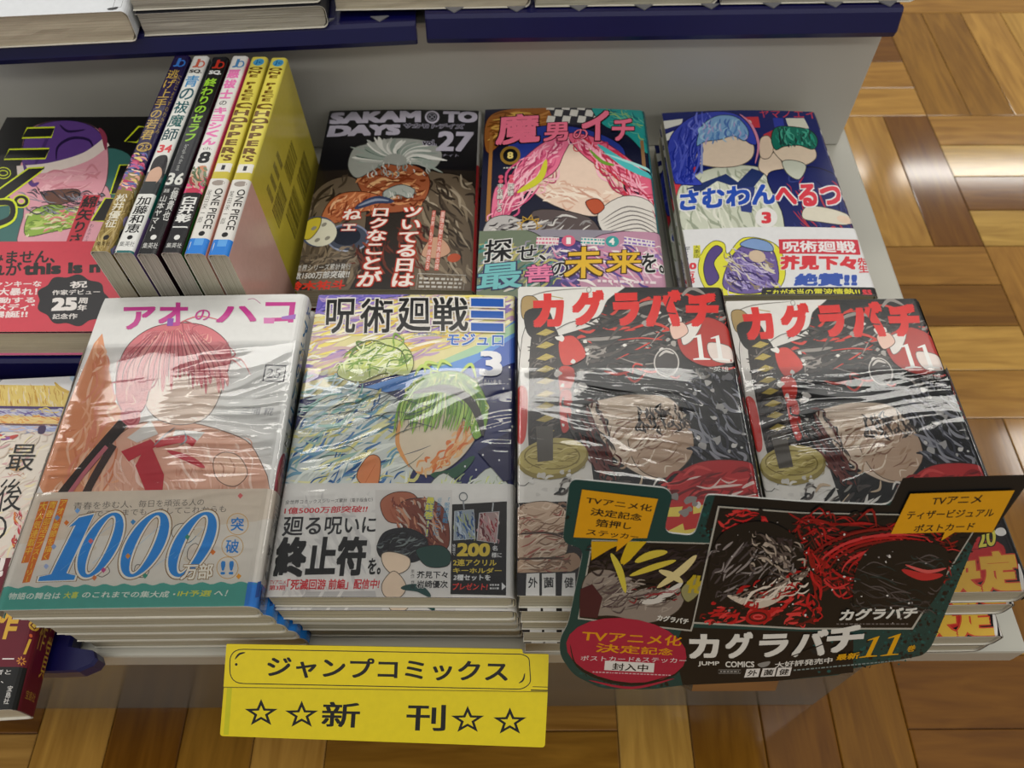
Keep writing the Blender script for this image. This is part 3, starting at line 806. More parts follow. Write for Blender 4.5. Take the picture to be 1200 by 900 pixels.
# ---- black, white and red volume: a big stack and a second one beside it
def kagu_cover(b):
    S = b.sheet()
    S.P('720,330 850,330 872,440 892,592 700,600 690,520 640,540 632,400 700,380', '1d191a')
    S.H('700,345 845,345 870,430 690,440 660,400', ['352f2d', '131112', '453f3c', '8a847e', '1c191a', '131112', '131112', 'c23a30'], 120, -12, 60, 6, 21, .25, 22)
    S.B('612,330 730,330 712,352 700,372 668,378 640,395 612,420', 'd4d2cc'); S.L('612,352 640,342 690,338', 1.5, '8a8680'); S.L('640,346 660,350', 8, 'a89a6a'); S.B('612,350 626,348 634,362 622,374 612,372', 'a48a5a')
    S.B('612,395 632,395 640,440 636,540 604,560', 'cfccc6'); S.B('616,366 640,362 648,384 632,398 618,390', '23201f')
    S.B('625,388 650,384 660,430 655,480 648,530 622,532 620,460', '2b2624'); S.H('622,390 652,388 656,520 622,525', ['4f4844', '191716', '3a3431', '6a625c'], 60, -25, 26, 4, 22)
    for i, y in enumerate((389, 404, 418, 432, 446, 461, 475, 490, 505)):
        S.P([(628, y + 3), (640, y - 3.5), (650, y), (639, y + 5)], 'a9964c'); S.L([(630, y + 3), (646, y)], 1.4, 'd9c97c')
    S.B('655,400 672,394 686,412 682,422 660,428', 'c23a30'); S.B('655,432 672,432 672,450 658,466', 'c23a30'); S.B('656,462 670,460 668,500 658,505', 'b8342e'); S.B('606,458 618,460 616,512 606,516', 'c23a34')
    S.splash('652,392 690,400 680,500 650,500', ['d9d6d0', 'cfccc6'], 14, 3, 7, 23)
    S.splash('740,372 800,360 790,410 720,420', ['cfcac4', '9a948e', 'd9d6d0'], 14, 3, 8, 24)
    S.B('795,385 830,372 862,392 862,420 830,430 800,415', 'a63630'); S.B('800,384 822,378 812,398 800,404', 'd6d0ca'); S.B('830,402 858,408 860,425 835,422', 'd6c8c0'); S.B('785,382 800,378 806,390 790,398', 'd9b4a4')
    S.E(781, 425, 15, 17, '3a3634'); S.ring(781, 425, 15, 17, 1.5, 'b9b4ae'); S.L('772,418 780,412 790,415', 3, 'b9b4ae'); S.L('774,436 784,440 792,434', 2, '8a8682')
    # pale and shaded brush masses
    S.B('688,478 715,466 750,462 790,470 806,510 800,545 770,562 735,548 705,520', 'cbb9a6')
    S.B('740,500 800,490 812,530 780,560 745,545', 'b39a84'); S.H('690,480 800,480 800,555 720,545', ['a58a72', 'd9cbb8', '8a6a58', 'b8a08a', 'd2c0ac'], 60, -28, 34, 5, 25)
    S.H('660,470 700,470 730,560 690,560', ['2a2626', '5a2a26', '3a3331', '6a3a34'], 40, 60, 36, 6, 26); S.H('740,478 800,478 810,505 745,505', ['241f1f', '3d3533', '5a504a'], 30, 80, 26, 4.5, 27)
    S.H('800,440 870,440 888,550 810,550', ['1f1c1d', '3a3b44', '5a5c66', '8f9098', '2a2a30'], 60, 50, 34, 6, 28)
    S.splash('800,440 880,440 890,560 820,560', ['cfccc8', 'a8a6a4', '77767a'], 22, 2.5, 8, 29)
    S.B('790,560 830,540 892,548 895,600 780,600', 'b03234'); S.H('780,555 892,548 894,598 760,600', ['8a2428', 'c84a48', 'd8c4bc', '6a2024'], 40, -15, 36, 7, 30)
    S.E(648, 538, 42, 24, '8a7c46', -8); S.E(648, 535, 40, 21, 'b0a262', -8); S.ring(647, 535, 33, 16, 1.6, '7c6e3c'); S.H('612,530 680,522 684,545 620,552', ['8f8048', 'c9bb80', '6f6236'], 26, -8, 18, 2, 31); S.P('628,500 648,500 648,540 630,542', '55504a')
    S.splash('608,560 690,545 700,600 640,600', ['d4d2ce', 'c0bdb8'], 18, 4, 9, 32)
    S.H('640,560 780,565 780,640 690,640', ['cfccc6', '4a4442', '8a8680', '1d1a1b', 'b8a48c'], 50, -30, 40, 6, 35)
    S.P('604,590 664,588 668,702 604,702', '2b2625'); S.P('664,600 720,598 720,702 664,702', '2b2625')
    S.B('606,596 640,588 664,600 662,622 630,630 606,626', 'bba48f'); S.B('606,628 640,624 664,632 660,652 630,658 606,654', 'b8a18c'); S.B('606,658 632,654 660,654 664,672 630,676 606,676', 'b0947c'); S.B('640,660 672,648 680,664 650,676', 'ab8d74')
    S.H('606,592 664,592 668,674 606,674', ['8f735e', 'd4c2ae', '7a5f4e', 'c9b29c', '9c5a50'], 70, -12, 30, 3.6, 33); S.L('606,627 640,625 664,632', 2.4, '4a3a32'); S.L('606,656 636,655 662,654', 2.4, '4a3a32')
    S.P('778,592 892,580 896,650 768,655', 'b63430'); S.P('776,596 800,594 796,606 772,606', 'd8c860'); S.P('812,594 826,592 826,600 812,603', 'd8c860'); S.P('776,626 800,614 802,622 824,618 818,634 776,634', 'd8c860'); S.splash('770,575 830,572 826,622 790,620', ['d4d2ce', '8a8682'], 10, 4, 8, 34)
    S.P('604,672 682,670 682,704 604,704', '2b292a')
    for ch, q in (('外', '617,673 632,672 632,699 616,699'), ('薗', '635,673 651,672 651,699 635,699'), ('健', '659,673 674,672 674,699 658,699')):
        S.P(q, 'd4d2ce'); qq = PT(q); S.T(ch, [(qq[0][0] + 2, 677), (qq[1][0] - 2, 677), (qq[1][0] - 2, 689), (qq[0][0] + 2, 690)], '232124', .02)
    for ch, q in (('カ', '623,344 662,343 661,384 624,385'), ('グ', '669,340 709,339 707,383 670,382'), ('ラ', '716,343 750,342 750,382 720,383'), ('バ', '755,340 798,339 800,384 756,384'), ('チ', '802,343 844,343 841,384 804,384')):
        S.T(ch, q, 'cc2824', .08)
    S.L('785,348 780,365 792,368', 1.5, '2a2424', False); S.E(690, 340, 3, 3.4, '8a8680'); S.E(690, 340, 2.2, 2.6, 'd4d2cc')
    S.one('810,392 828,392 833,422 812,422', 'dededa'); S.one('832,393 849,393 855,423 835,422', 'dededa')
    S.T('“英雄”', '832,430 858,430 858,436 832,436', 'd4d4d0', 0)
    S.mm(); W = b.W * 1000
    S.P([(W, 0), (W + 60, 0), (W + 60, 176), (W, 176)], '26221f'); S.T('カグラバチ', [(W + 3, 10), (W + 12, 10), (W + 12, 80), (W + 3, 80)], 'd1332e', .04, None, 0, 'v')
    return S
b = Book((0.0036, 0.2942, 0.3552), -0.57, 0.113, 0.175, 0.0161, 0.003)
r = b.root('manga_volume', 'black and red comic without a band, topmost of the stack left of its twin', 'comic book', 'black and red comics')
b.pages(r, M_PAGE, seed=3)
cov = b.cover(kagu_cover(b), 'cfccc6', M_GLOSS, r)
b.film(r, 0.0555, 0.0010, 5, 14, 90, -0.2)
kb, kr, kcov = b, r, cov
# strips of the lower covers that show between the page edges
stack(r, 5, 0.0140, 'beneath the black and red comic beside the navy one', [(.0008, -.0012, .1), (.0016, .0006, .1), (.0024, -.0004, .1), (.0034, -.0008, .1)])

b = Book((0.1238, 0.3012, 0.3333), 0.73, 0.113, 0.175, 0.0140, 0.003)
r = b.root('manga_volume', 'black and red comic with gold-lettered band, topmost of the right-edge stack', 'comic book', 'black and red comics')
b.pages(r, M_PAGE, seed=4)
k = kcov.copy(); k.data = kcov.data.copy(); COL.objects.link(k); k.parent = r
for v in k.data.vertices:
    if v.co.z > .008: v.co.z += b.T - kb.T
    elif v.co.z > .004: v.co.z += (b.T - kb.T) * (v.co.z - .004) / .004
S = b.sheet()
S.P('1040,600 1230,600 1230,720 1040,720', '2a2627'); S.B('1080,640 1130,628 1175,640 1168,672 1120,690 1090,672', 'b83434'); S.H('1090,640 1170,640 1165,680 1095,680', ['8c2426', 'd05a50'], 14, -30, 22, 4, 41)
S.T('20', '1142,622 1166,617 1166,640 1146,643', 'd4cc54', .03, '232123', .06); S.E(1172, 624, 7, 5, 'dedad4')
S.T('決', '1098,657 1146,650 1152,700 1092,707', 'd8b04a', .07, 'c8503a', .04); S.T('定', '1143,648 1190,644 1198,694 1150,696', 'd8b04a', .07, 'c8503a', .04)
S.T('TVアニメ化', '1010,660 1092,655 1088,706 1004,708', 'd8b04a', .05, 'c8503a', .04); S.T('!!', '1191,660 1204,660 1210,708 1196,706', 'dedad4', .06)
S.mm(); S.P([(b.W * 1000, 100), (200, 100), (200, 180), (b.W * 1000, 180)], '232021')
b.band(S, '2a2627', M_GLOSS, r, 0.131)
b.film(r, 0.0480, 0.0010, 8, 14, 90, 0.14)
stack(r, 4, 0.0128, 'of black and red comics at the right edge', [(.0004, -.0008, .1), (.0, -.0110, -.4), (.0012, -.0100, -.2)])

# ================================================================ back row
# ---- dark volume with grey block capitals
def soft(a):
    """cover bowed across its width, its head edge drooping a little"""
    return (lambda x: a * math.sin(math.pi * min(1, max(0, x))), lambda v: -.0010 * math.exp(-v / .03))
b = Book((-0.1345, 0.5057, 0.3099), -0.39, 0.1128, 0.175, 0.0170, 0.003, soft(.0012))
r = b.root('manga_volume', 'dark comic with grey block capital title and red-edged vertical lettering, beside the yellow book', 'comic book', 'comics with the grey block capitals')
b.pages(r, M_PAGE, seed=6)
S = b.sheet()
S.P('330,200 560,200 560,345 325,345', '332e2b')
S.B('350,330 352,260 372,222 400,208 420,214 430,250 410,340', '6c5f50'); S.B('490,215 520,204 548,212 560,240 560,345 480,340', '6a5d4e')
S.H('345,330 360,230 410,208 425,330', ['4c4238', '83745f', '5a4f43', '3a332d'], 40, -60, 40, 7, 51); S.H('495,215 555,208 558,330 490,330', ['4c4238', '8a7c68', 'a39682', '3a332d'], 46, 50, 40, 6, 52)
S.B('418,212 432,196 462,192 492,198 504,214 496,238 470,250 440,246', '9c5a3e'); S.H('420,205 500,200 495,240 425,240', ['6a3526', 'c98a5e', '7c3f2c', 'e0b080'], 40, -10, 24, 4, 53)
S.B('430,170 455,164 490,165 512,172 518,186 506,200 488,192 470,196 452,194 436,202 418,210 408,196 414,176', '9fa29c')
for i in range(46):
    a = math.radians(170 + i * 4.7); R = random.Random(i + 7); l = R.uniform(30, 56)
    S.L([(463 + 14 * math.cos(a), 190 + 8 * math.sin(a)), (463 + l * .6 * math.cos(a) * 1.1, 188 + l * .32 * math.sin(a)), (463 + l * 1.15 * math.cos(a + .12), 190 + l * .55 * math.sin(a + .1))], R.uniform(3, 6), R.choice(['d8d8d2', 'b4b6b0', '8f9a92', '5f7068', 'e2e2dc', '9aa49c']), n=4)
S.H('424,196 504,190 504,206 430,208', ['d4d4ce', 'a8aca6', '7c8680'], 22, 80, 18, 3, 54)
S.B('450,226 470,218 486,224 480,234 466,230 452,236', 'a4a8a2'); S.H('448,224 488,222 486,234 448,234', ['6f7a74', 'd0d0ca', '8f9a92'], 16, 75, 10, 2, 55)
S.B('376,262 384,240 400,228 425,226 446,232 440,246 415,252 396,262', 'b56c48'); S.H('378,258 400,228 445,230 440,250 400,258', ['d99468', '7c3f2c', 'e4b48c', 'a0563a'], 30, -50, 22, 4, 56)
S.L('416,246 440,236 462,238', 9, '3d4660'); S.L('420,243 440,236 456,237', 3, '8a93a8')
S.E(408, 280, 25, 17, '454c5c'); S.E(406, 278, 17, 11, '262b38'); S.ring(408, 280, 25, 17, 2, '8088a0'); S.L('392,292 410,296 428,290', 2, 'a8b0c4')
S.E(373, 272, 22, 18, '4a5570'); S.E(375, 273, 20, 16.5, 'd8d6c2'); S.B('354,270 362,258 376,256 374,268 364,280 356,280', 'c9b840')
for x, y in ((368, 268), (380, 264), (372, 282), (384, 280)): S.E(x, y, 3.5, 2, '8f8c80', -30)
S.H('410,290 500,260 500,330 420,335', ['8c4a3a', '5a3028', '3c2b28', '6a3a30'], 40, 70, 34, 6, 57); S.B('494,300 506,280 520,282 528,296 512,304', 'c49a80'); S.E(532, 303, 8, 5, 'b4553a', -12)
S.H('350,305 415,290 415,318 345,322', ['8a7c6a', '4c443c', '6a5f52'], 24, -20, 30, 5, 58)
S.T('SAKAM', '388,131 494,130 494,145 385,146', 'bdb8c8', .075); S.T('TO', '519,130 560,130 560,144 518,145', 'bdb8c8', .08)
S.E(506.5, 138, 8.5, 8, 'bdb8c8'); S.E(506.5, 138, 6.3, 5.8, '2a2a30'); S.ring(506.5, 138, 5, 4.6, 1, '8a8894'); S.L('503,135 510,141', 1, '8a8894', False); S.L('510,135 503,141', 1, '8a8894', False)
S.T('DAYS', '386,147 471,147 469,160 382,161', 'bdb8c8', .08)
S.T('サカモトデイズ', '474,146 544,146 543,151.5 473,151.5', '2a2a30', .02, 'a8a4b4', .08)
S.T('vol.', '496,166 511,166 511,172 495,172', '1d1d22', .02, 'a8a4b4', .08); S.T('27', '514,155 556,155 553,179 510,179', 'bdb8c8', .045)
S.T('ナイト', '519,182 538,182 537,185 518,185', 'a8a4b4', 0)
for t, q in (('ツいてる日は', '472,243 497,243 485,339 456,339'), ('ロクなことが', '436,244 459,244 446,339 416,339'), ('ねェ', '403,246 426,246 419,273 397,273')):
    S.T(t, q, 'ece4dc', .03, 'bf3826', .06, 'v')
S.P('507,248 511,248 503,318 498,318', 'c2685a'); S.P('517,248 522,248 514,318 509,318', 'c2685a'); S.T('その男、もう一度走る', '507,249 511,249 503,317 498,317', 'ecdcd4', 0, None, 0, 'v'); S.T('最強の敵との再会の夜', '517,249 522,249 514,317 509,317', 'ecdcd4', 0, None, 0, 'v')
S.T('全世界シリーズ累計発行', '341,311 412,310 411,317 339,318.5', 'd6d6d2', .0); S.T('部数1500万部突破!!', '339,320 411,318 409,327 337,328', 'd6d6d2', .02)
S.T('鈴木祐斗', '338,330 406,329 404,340 336,341', 'd2382a', .04)
S.L('490,322 546,323 542,345 487,345', .8, 'b8b4ac', False, True, 1, False); S.dashes('492,325 542,326 539,344 490,344', 'c4c0b8', 4, 9)
S.mm(); W = b.W * 1000
S.P([(W - 1.6, 0), (W + 60, 0), (W + 60, 60), (W - 1.6, 60)], 'b8b6b4'); S.P([(W - 1.6, 60), (W + 60, 60), (W + 60, 176), (W - 1.6, 176)], 'a83238'); S.H([(W - 1, 30), (W + 16, 30), (W + 16, 120), (W - 1, 120)], ['3a2a2c', 'c8c4c0', '7a2c30'], 16, 90, 20, 2, 59)
b.cover(S, '232327', M_GLOSS, r)
copy_thing(r, 'comic directly beneath the dark one with grey block capitals', -.0195, .0006, -.0004, .2)

# ---- volume with pink lettering, gold words on its band
b = Book((-0.0180, 0.4815, 0.3290), -1.0, 0.1128, 0.175, 0.0120, 0.0035, soft(.0020))
r = b.root('manga_volume', 'dark teal comic with pink title and gold-lettered band, topmost of the middle back stack', 'comic book', 'comics with the gold-lettered bands')
b.pages(r, M_PAGE, seed=7)
S = b.sheet()
S.B('568,150 580,132 620,126 660,130 650,150 600,160 572,180', '8f5a30'); S.H('570,135 650,128 650,145 575,165', ['6a4224', 'b07a44', 'c9a050'], 24, -10, 28, 4, 61)
S.P('640,122 660,124 700,122 700,150 650,148', '3a3a40')
for i in range(7):
    for j in range(3):
        if (i + j) % 2 == 0: S.P([(642 + i * 9, 122 + j * 8), (651 + i * 9, 123 + j * 8), (649 + i * 9, 131 + j * 8), (640 + i * 9, 130 + j * 8)], 'cfccc4')
S.B('696,122 760,122 768,160 758,180 735,160 706,148', '2f928e'); S.H('700,126 756,128 760,165 715,150', ['5fae98', '1f6a70', '8fb46a'], 22, 30, 22, 2.4, 62)
S.P('574,160 578,160 574,260 569,260', '9a6a3a'); S.P('750,165 754,165 762,250 757,250', '8a6a4a')
S.B('600,160 640,150 690,155 730,175 720,200 640,190 600,190', '33408a')
S.B('640,180 665,172 700,178 725,200 730,230 712,250 690,256 650,244 622,225 615,205', 'e2c9b6'); S.H('625,215 720,225 715,250 640,240', ['d4ad98', 'ecdccb', 'c99c88'], 26, 15, 34, 4, 63)
S.B('670,160 640,168 612,190 596,215 580,222 576,260 590,264 606,240 626,220 650,204 660,185', 'dd7290')
S.B('665,160 700,165 740,190 768,215 778,260 768,262 755,230 735,215 705,200 680,182', 'd9647f')
S.H('660,162 610,190 575,262 600,250 650,205', ['b04868', 'eda0b4', 'c8557a', 'f0b8c4'], 60, -52, 40, 4, 64, .3, 16); S.H('670,160 740,188 778,262 755,250 700,198', ['b03c58', 'eda0b4', 'c43c4c', 'f0b8c4'], 60, 42, 40, 4, 65, .3, 14)
S.L('640,190 632,212 606,228', 8, 'c8c63e'); S.L('700,172 735,196 768,210', 8, '4fb2b4'); S.L('690,178 705,192 720,196', 4, '6f9a3e'); S.L('706,182 750,196 774,206', 3, '9fd4d0')
S.B('700,255 730,232 765,240 780,280 720,285', 'd6d0c8'); 
for i in range(7): S.L([(704 + i * 2, 262 + i * 3), (735 + i * 3, 244 + i * 5), (772, 252 + i * 6)], 1.4, '6f6a68')
S.B('570,262 600,255 630,280 640,300 570,300', 'b4b0ae'); S.B('625,250 690,258 700,290 630,290', '5a4f4e'); S.H('575,260 690,258 690,290 575,290', ['8f8b8a', '3a3436', 'c9c5c0'], 40, -20, 30, 4, 66)
pts = []
for i in range(18):
    a = math.pi * i / 9; rr = 15 if i % 2 == 0 else 9
    pts.append((620 + rr * math.cos(a), 268 + rr * .9 * math.sin(a)))
S.L(pts, 1.6, 'c9a040', False, True, 1, False); S.ring(620, 268, 10, 9, 1.3, 'a8842c')
S.B('686,240 700,236 708,246 696,254', 'b4553a')
for ch, q in (('魔', '583,136 632,135 633,170 580,172'), ('男', '638,147 666,146 666,168 636,169'), ('の', '672,155 688,154 689,166 671,167'), ('イ', '682,132 714,131 714,168 680,168'), ('チ', '717,141 744,140 742,167 716,168')):
    S.T(ch, q, 'ea7690', .035 if ch != 'の' else .01, '2a1a24', .035)
S.E(598, 184, 12, 11, '8a6c34'); S.E(598, 184, 8.5, 7.8, '1c1a20'); S.T('8', '594.5,180 601.5,180 601.5,188 594.5,188', 'dcc878', .04); S.dashes('590,197 606,197 606,200 590,200', 'b8b4ac', 1, 5)
S.E(599, 209, 3, 2.4, 'd0566a'); S.E(599, 214, 3, 2.4, 'd0566a'); S.E(587, 209, 3, 2.4, 'd0566a'); S.E(587, 214, 3, 2.4, 'd0566a')
S.T('西修', '595,217 603,217 602,232 594,232', 'e2dcd4', .02, '2a1a24', .05, 'v'); S.T('宇佐崎しろ', '583,217 590,217 589,250 581,250', 'e2dcd4', .02, '2a1a24', .05, 'v')
S.mm(); W = b.W * 1000
S.P([(W - 1, 0), (W + 30, 0), (W + 30, 176), (W - 1, 176)], '245e62')
b.cover(S, '262838', M_GLOSS, r)
S = b.sheet()
S.B('560,270 640,285 650,360 555,360', '6f7a66'); S.B('640,285 700,300 700,360 640,360', '4c4478'); S.B('690,285 790,280 790,360 690,360', 'b88aa0')
S.H('560,285 660,290 660,340 560,345', ['4a8a84', 'c4c0b8', '8f8a96', '3f5f5a', 'b0a86a'], 60, -30, 30, 5, 67); S.H('650,290 780,290 780,340 660,340', ['d8b4c4', '5a4a8a', 'e6dcd8', 'c47a9a', '8a70a8'], 70, 24, 30, 5, 68)
for q, c in (('629,281 655,282 654,291 628,290', 'd0708a'), ('681,282 708,283 708,291 680,290', '3f9a98'), ('731,280 767,284 767,292 731,289', '8a6ab0')): S.P(q, 'e0d6d4'); S.dashes(q, c, 2, 8)
S.E(666, 286, 8, 6.5, 'd0607c'); S.E(717, 286, 8, 6.5, '3f9a98'); S.T('1', '663,282 669,282 669,290 663,290', 'e8e4e0', .06); S.T('4', '713,282 720,282 720,290 713,290', 'e8e4e0', .05)
for t, q, c, o in (('探', '569,283 601,281 600,308 566,310', '232326', 'd8d6d2'), ('せ、', '606,291 640,290 640,309 604,310', '232326', 'd8d6d2'), ('の', '646,312 666,310 666,327 645,328', '232326', 'd8d6d2'), ('を。', '752,299 778,297 780,321 751,323', '232326', 'd8d6d2'), ('最', '562,312 612,309 612,340 558,342', '6fb4b6', '3a3a5a'), ('善', '616,314 648,313 648,334 614,335', 'dd7a9e', '4a2a50'), ('未', '662,294 706,292 706,329 660,331', 'd6ac34', '4a3414'), ('来', '711,297 752,295 752,322 709,324', 'd6ac34', '4a3414')):
    S.T(t, q, c, .02, o, .045)
S.L('645,282 651,300', 2, 'e8e8ea'); S.L('640,290 658,288', 2, 'e8e8ea')
S.dashes('700,330 770,330 770,336 700,336', 'e0d0d4', 1, 12)
b.band(S, '8c8792', M_GLOSS, r, 0.1200)
for i, (dx, dr, lb) in enumerate(((.0006, .1, 'second'), (-.0003, -.3, 'third'), (.0005, .2, 'fourth'))):
    copy_thing(r, f'{lb} volume down in the middle back stack under the pink-titled comic', -(i + 1) * .0150, dx, .0, dr)

# ---- navy volume with blue and red rounded lettering
b = Book((0.1103, 0.4937, 0.3158), 0.27, 0.1125, 0.175, 0.0118, 0.0028, soft(.0020))
r = b.root('manga_volume', 'navy comic with blue and red rounded title lettering, topmost of the right back stack', 'comic book', 'navy comics with rounded lettering')
b.pages(r, M_PAGE, seed=8)
S = b.sheet()
S.P('772,142 800,140 796,158 780,166 776,160', 'd4d4cc'); S.P('776,152 800,146 800,150 778,158', '2a2f6a'); S.P('780,210 815,196 815,230 786,240', 'c23c46')
S.P('862,140 888,139 890,152 868,152', 'c23c46'); S.E(876, 146, 4, 3, 'd8cfc4'); S.P('894,160 915,150 915,200 890,205', 'b83a44'); S.P('920,140 942,139 948,151 924,152', 'd6d4c4'); S.P('905,140 917,140 920,158 908,158', '3440a0')
S.B('795,285 792,240 800,215 830,200 870,196 900,205 912,240 916,286', 'c6cab8'); S.H('796,225 840,202 900,208 912,285 800,285', ['a9ae9a', 'd6d8c8', '98a08c', 'dcdccf'], 60, 62, 34, 5, 71)
S.P('804,222 850,206 864,216 880,200 896,205 880,225 862,222 840,214 812,232', '2e3a66'); S.P('862,222 884,222 880,252 868,250', '38447e')
S.B('900,180 912,186 922,210 936,236 945,250 930,250 912,236 898,210 888,200 892,182', 'dcc8b2'); S.B('890,166 900,162 906,176 900,188 890,186', 'd9c3ac')
S.B('898,210 920,200 960,198 990,215 1000,250 1004,290 930,290 915,250', '2a3062'); S.H('920,205 990,215 1000,285 930,285', ['1d2450', '3d4580', 'a83a48'], 26, 60, 30, 3, 72)
S.B('945,244 975,246 996,254 992,264 962,262 940,258', 'd4cebc'); S.E(990, 258, 10, 4.5, 'dcc4ac', 12)
S.B('905,178 918,170 950,172 956,186 940,196 920,194', 'dcc9b2'); S.B('916,192 930,190 944,196 936,212 922,206', 'c4c8b8')
S.B('903,166 908,152 928,150 950,154 958,166 952,176 936,172 918,174 908,178', '1f6e5e'); S.H('905,165 910,152 950,154 956,172 910,174', ['2f9480', '154a44', '4aa890', '123a3a'], 30, 70, 16, 3.4, 73, .3, 20)
S.B('800,180 805,165 830,155 868,160 882,172 880,188 864,197 838,198 815,192', 'e0ccb6')
S.B('783,188 784,165 796,148 815,136 840,132 862,136 878,150 886,170 880,172 868,165 850,160 825,162 818,176 814,190 812,205 822,218 795,216 790,212', '3c48ac')
S.H('784,185 798,148 830,134 822,165 815,212 795,214', ['2a3490', '5560c4', '323c9c', '6a74d0'], 46, 100, 34, 4, 74, .25, 14)
S.B('822,150 840,138 862,140 876,156 872,168 858,162 844,166 826,168 816,172', '7ca4cc'); S.H('820,150 862,140 874,164 822,168', ['5a86bc', '9fc4dc', '4a6cb0', 'b0a0cc'], 34, 100, 20, 3.4, 75)
S.L('866,136 880,150 888,172 884,195', 3, 'd088a4'); S.L('822,170 822,205', 2.2, '8f9cd0', False)
S.T('ヤマノエイ', '890,130 955,128 957,139 889,140', 'cf4452', .0)
S.T('さむわん', '797,224 908,217 910,242 795,248', '2f50ac', .05, 'e0e0e0', .05); S.T('へるつ', '906,219 984,215 987,243 908,246', 'd2424e', .05, 'e0e0e0', .05)
S.E(897, 258, 13, 12, 'dedcd8'); S.T('3', '891,251 903,251 903,265 891,265', 'd0404a', .06)
S.E(976, 270, 4, 4, 'b83a44')
S.mm(); W = b.W * 1000
for k in range(14): S.P([(W - 1.2, 10 + 11 * k), (W + 8, 8 + 11 * k), (W + 8, 13 + 11 * k), (W - 1.2, 15 + 11 * k)], 'd4d4d2' if k % 2 else '3a2f5a')
b.cover(S, '262d66', M_GLOSS, r)
S = b.sheet()
S.B('818,320 822,298 835,285 848,288 852,300 870,282 900,286 915,300 918,330 900,348 850,350 830,345', 'd8d43e'); S.B('824,318 828,300 838,290 846,296 836,310 842,328 830,336', '54437e'); S.B('856,305 872,290 896,290 908,305 910,335 890,346 862,346 846,335', '6a5a94')
S.H('850,296 905,292 910,340 850,344', ['3a2f62', '9a8cc0', 'c4b8d8', '8f7f6a', 'd0c8b0'], 60, 30, 24, 3.4, 76); S.B('866,290 880,283 900,288 904,298 884,296', '7c98c4'); S.E(886, 304, 10, 7, 'c9b49c', 15)
S.P('911,284 1005,282 1008,300 912,301', 'c43c48'); S.T('呪術廻戦', '916,286 1001,284 1003,298 916,299', 'e6e0e0', .03)
S.T('芥見下々', '913,303 1003,301 1004,319 912,320', 'cf3e46', .07, 'e2dede', .04); S.T('先生', '1003,304 1014,303 1018,321 1006,322', 'cf3e46', .04, 'e2dede', .04, 'v')
S.T('絶賛!!', '931,324 1004,321 1004,338 928,339', '3a56a8', .06, 'd6dae4', .04)
S.P('892,341 1026,338 1030,352 890,352', '2b2a2c'); S.T('これが本当の電波情熱!!', '897,343 1006,340 1008,349 896,350', 'd8d43e', .02); S.T('ss', '1009,341 1020,341 1022,348 1010,349', 'cf3e46', .04)
S.T('早くも', '803,290 809,290 807,307 800,307', '3a3a3e', 0, None, 0, 'v'); S.P('812,289 820,289 821,304 812,304', 'd8d43e'); S.T('大重版', '812,289 820,289 821,304 812,304', '2b2a2c', .0, None, 0, 'v')
S.T('30', '800,309 816,309 816,317 800,317', 'cf3e46', .06); S.T('万部', '802,319 814,319 814,334 802,334', 'cf3e46', .05, None, 0, 'v')
b.band(S, 'd9d9d9', M_GLOSS, r, 0.1190)
for i, (dx, dr, lb) in enumerate(((.0004, -.2, 'second'), (-.0006, .3, 'third'))):
    copy_thing(r, f'{lb} volume down in the right back stack under the navy comic', -(i + 1) * .0148, dx, .0, dr)

# ================================================================ row standing spine up
def standing(idx, label, T, base_cover, spine, band=None, mat=None, group=None, jag=0):
    H, W = 0.170, 0.112
    b = Book((0, 0, 0), 0, W, H, T - .0016, 0.0022)
    o = tag(empty('manga_volume'), label, 'comic book', group)
    b.pages(o, mat or M_PAGE, seed=20 + idx)
    S = Sheet(); spine(S, W * 1000, T * 1000)
    b.cover(S, base_cover, M_GLOSS, o)
    if band:
        S2 = Sheet(); v0, col = band[0], band[1]
        band[2](S2, W * 1000, T * 1000)
        build_sheet(S2, 'paper_band', (0.0002, 2 * W + T - .004, v0, H), b.mapper(0.0003), b.ucuts(), b.vcuts(), col, M_GLOSS, o, 0.0001)
    return o
def q4(a, v0, c, v1): return [(a, v0), (c, v0), (c, v1), (a, v1)]
def jc(S, W, T, c1, v=3): S.T('J', q4(W + T * .22, v, W + T * .52, v + 9), c1, .04); S.ring(W + T * .60, v + 5.6, T * .24, 3.6, T * .09, c1)
def sp1(S, W, T):
    S.P(q4(W - 1, 0, W + T + 60, 108), '2b2346'); jc(S, W, T, '3f78c8')
    S.T('逃げ上手の若君', q4(W + 1.2, 15, W + T * .72, 82), 'b89a48', .01, None, 0, 'v'); S.T('にげじょうずのわかぎみ', q4(W + T * .74, 20, W + T - .6, 76), 'a08848', 0, None, 0, 'v')
    S.ring(W + T / 2, 88, T * .38, 4, 1, 'b89a48'); S.T('25', q4(W + T * .3, 86, W + T * .7, 90.5), 'b89a48', .01)
    S.H(q4(W + .5, 93, W + T - .5, 124), ['d9a08a', 'c45a80', '8a5a9a', 'e6c8b0', '5a6aa0', 'b04060', 'd8c070'], 46, 20, 7, 3, 81)
    S.P(q4(W + .1, 124, W + T, 176), '8c7642'); S.H(q4(W + .1, 124, W + T, 170), ['a8925a', '6f5c30', 'b8a46c'], 20, 90, 30, 2, 82); S.H(q4(W + T, 120, W + 60, 170), ['7a3a44', '5a6a8a', '8a8a6a', '3a3440', '9c2c38', '9a90b8'], 60, 90, 14, 5, 83)
    S.T('松井優征', q4(W + T * .2, 127, W + T * .72, 153), 'dcd6c4', .02, None, 0, 'v'); S.E(W + T / 2, 160, 1.5, 1.8, '2a2420'); S.T('集英社', q4(W + T * .2, 163, W + T * .8, 166), '4a3c1c', 0)
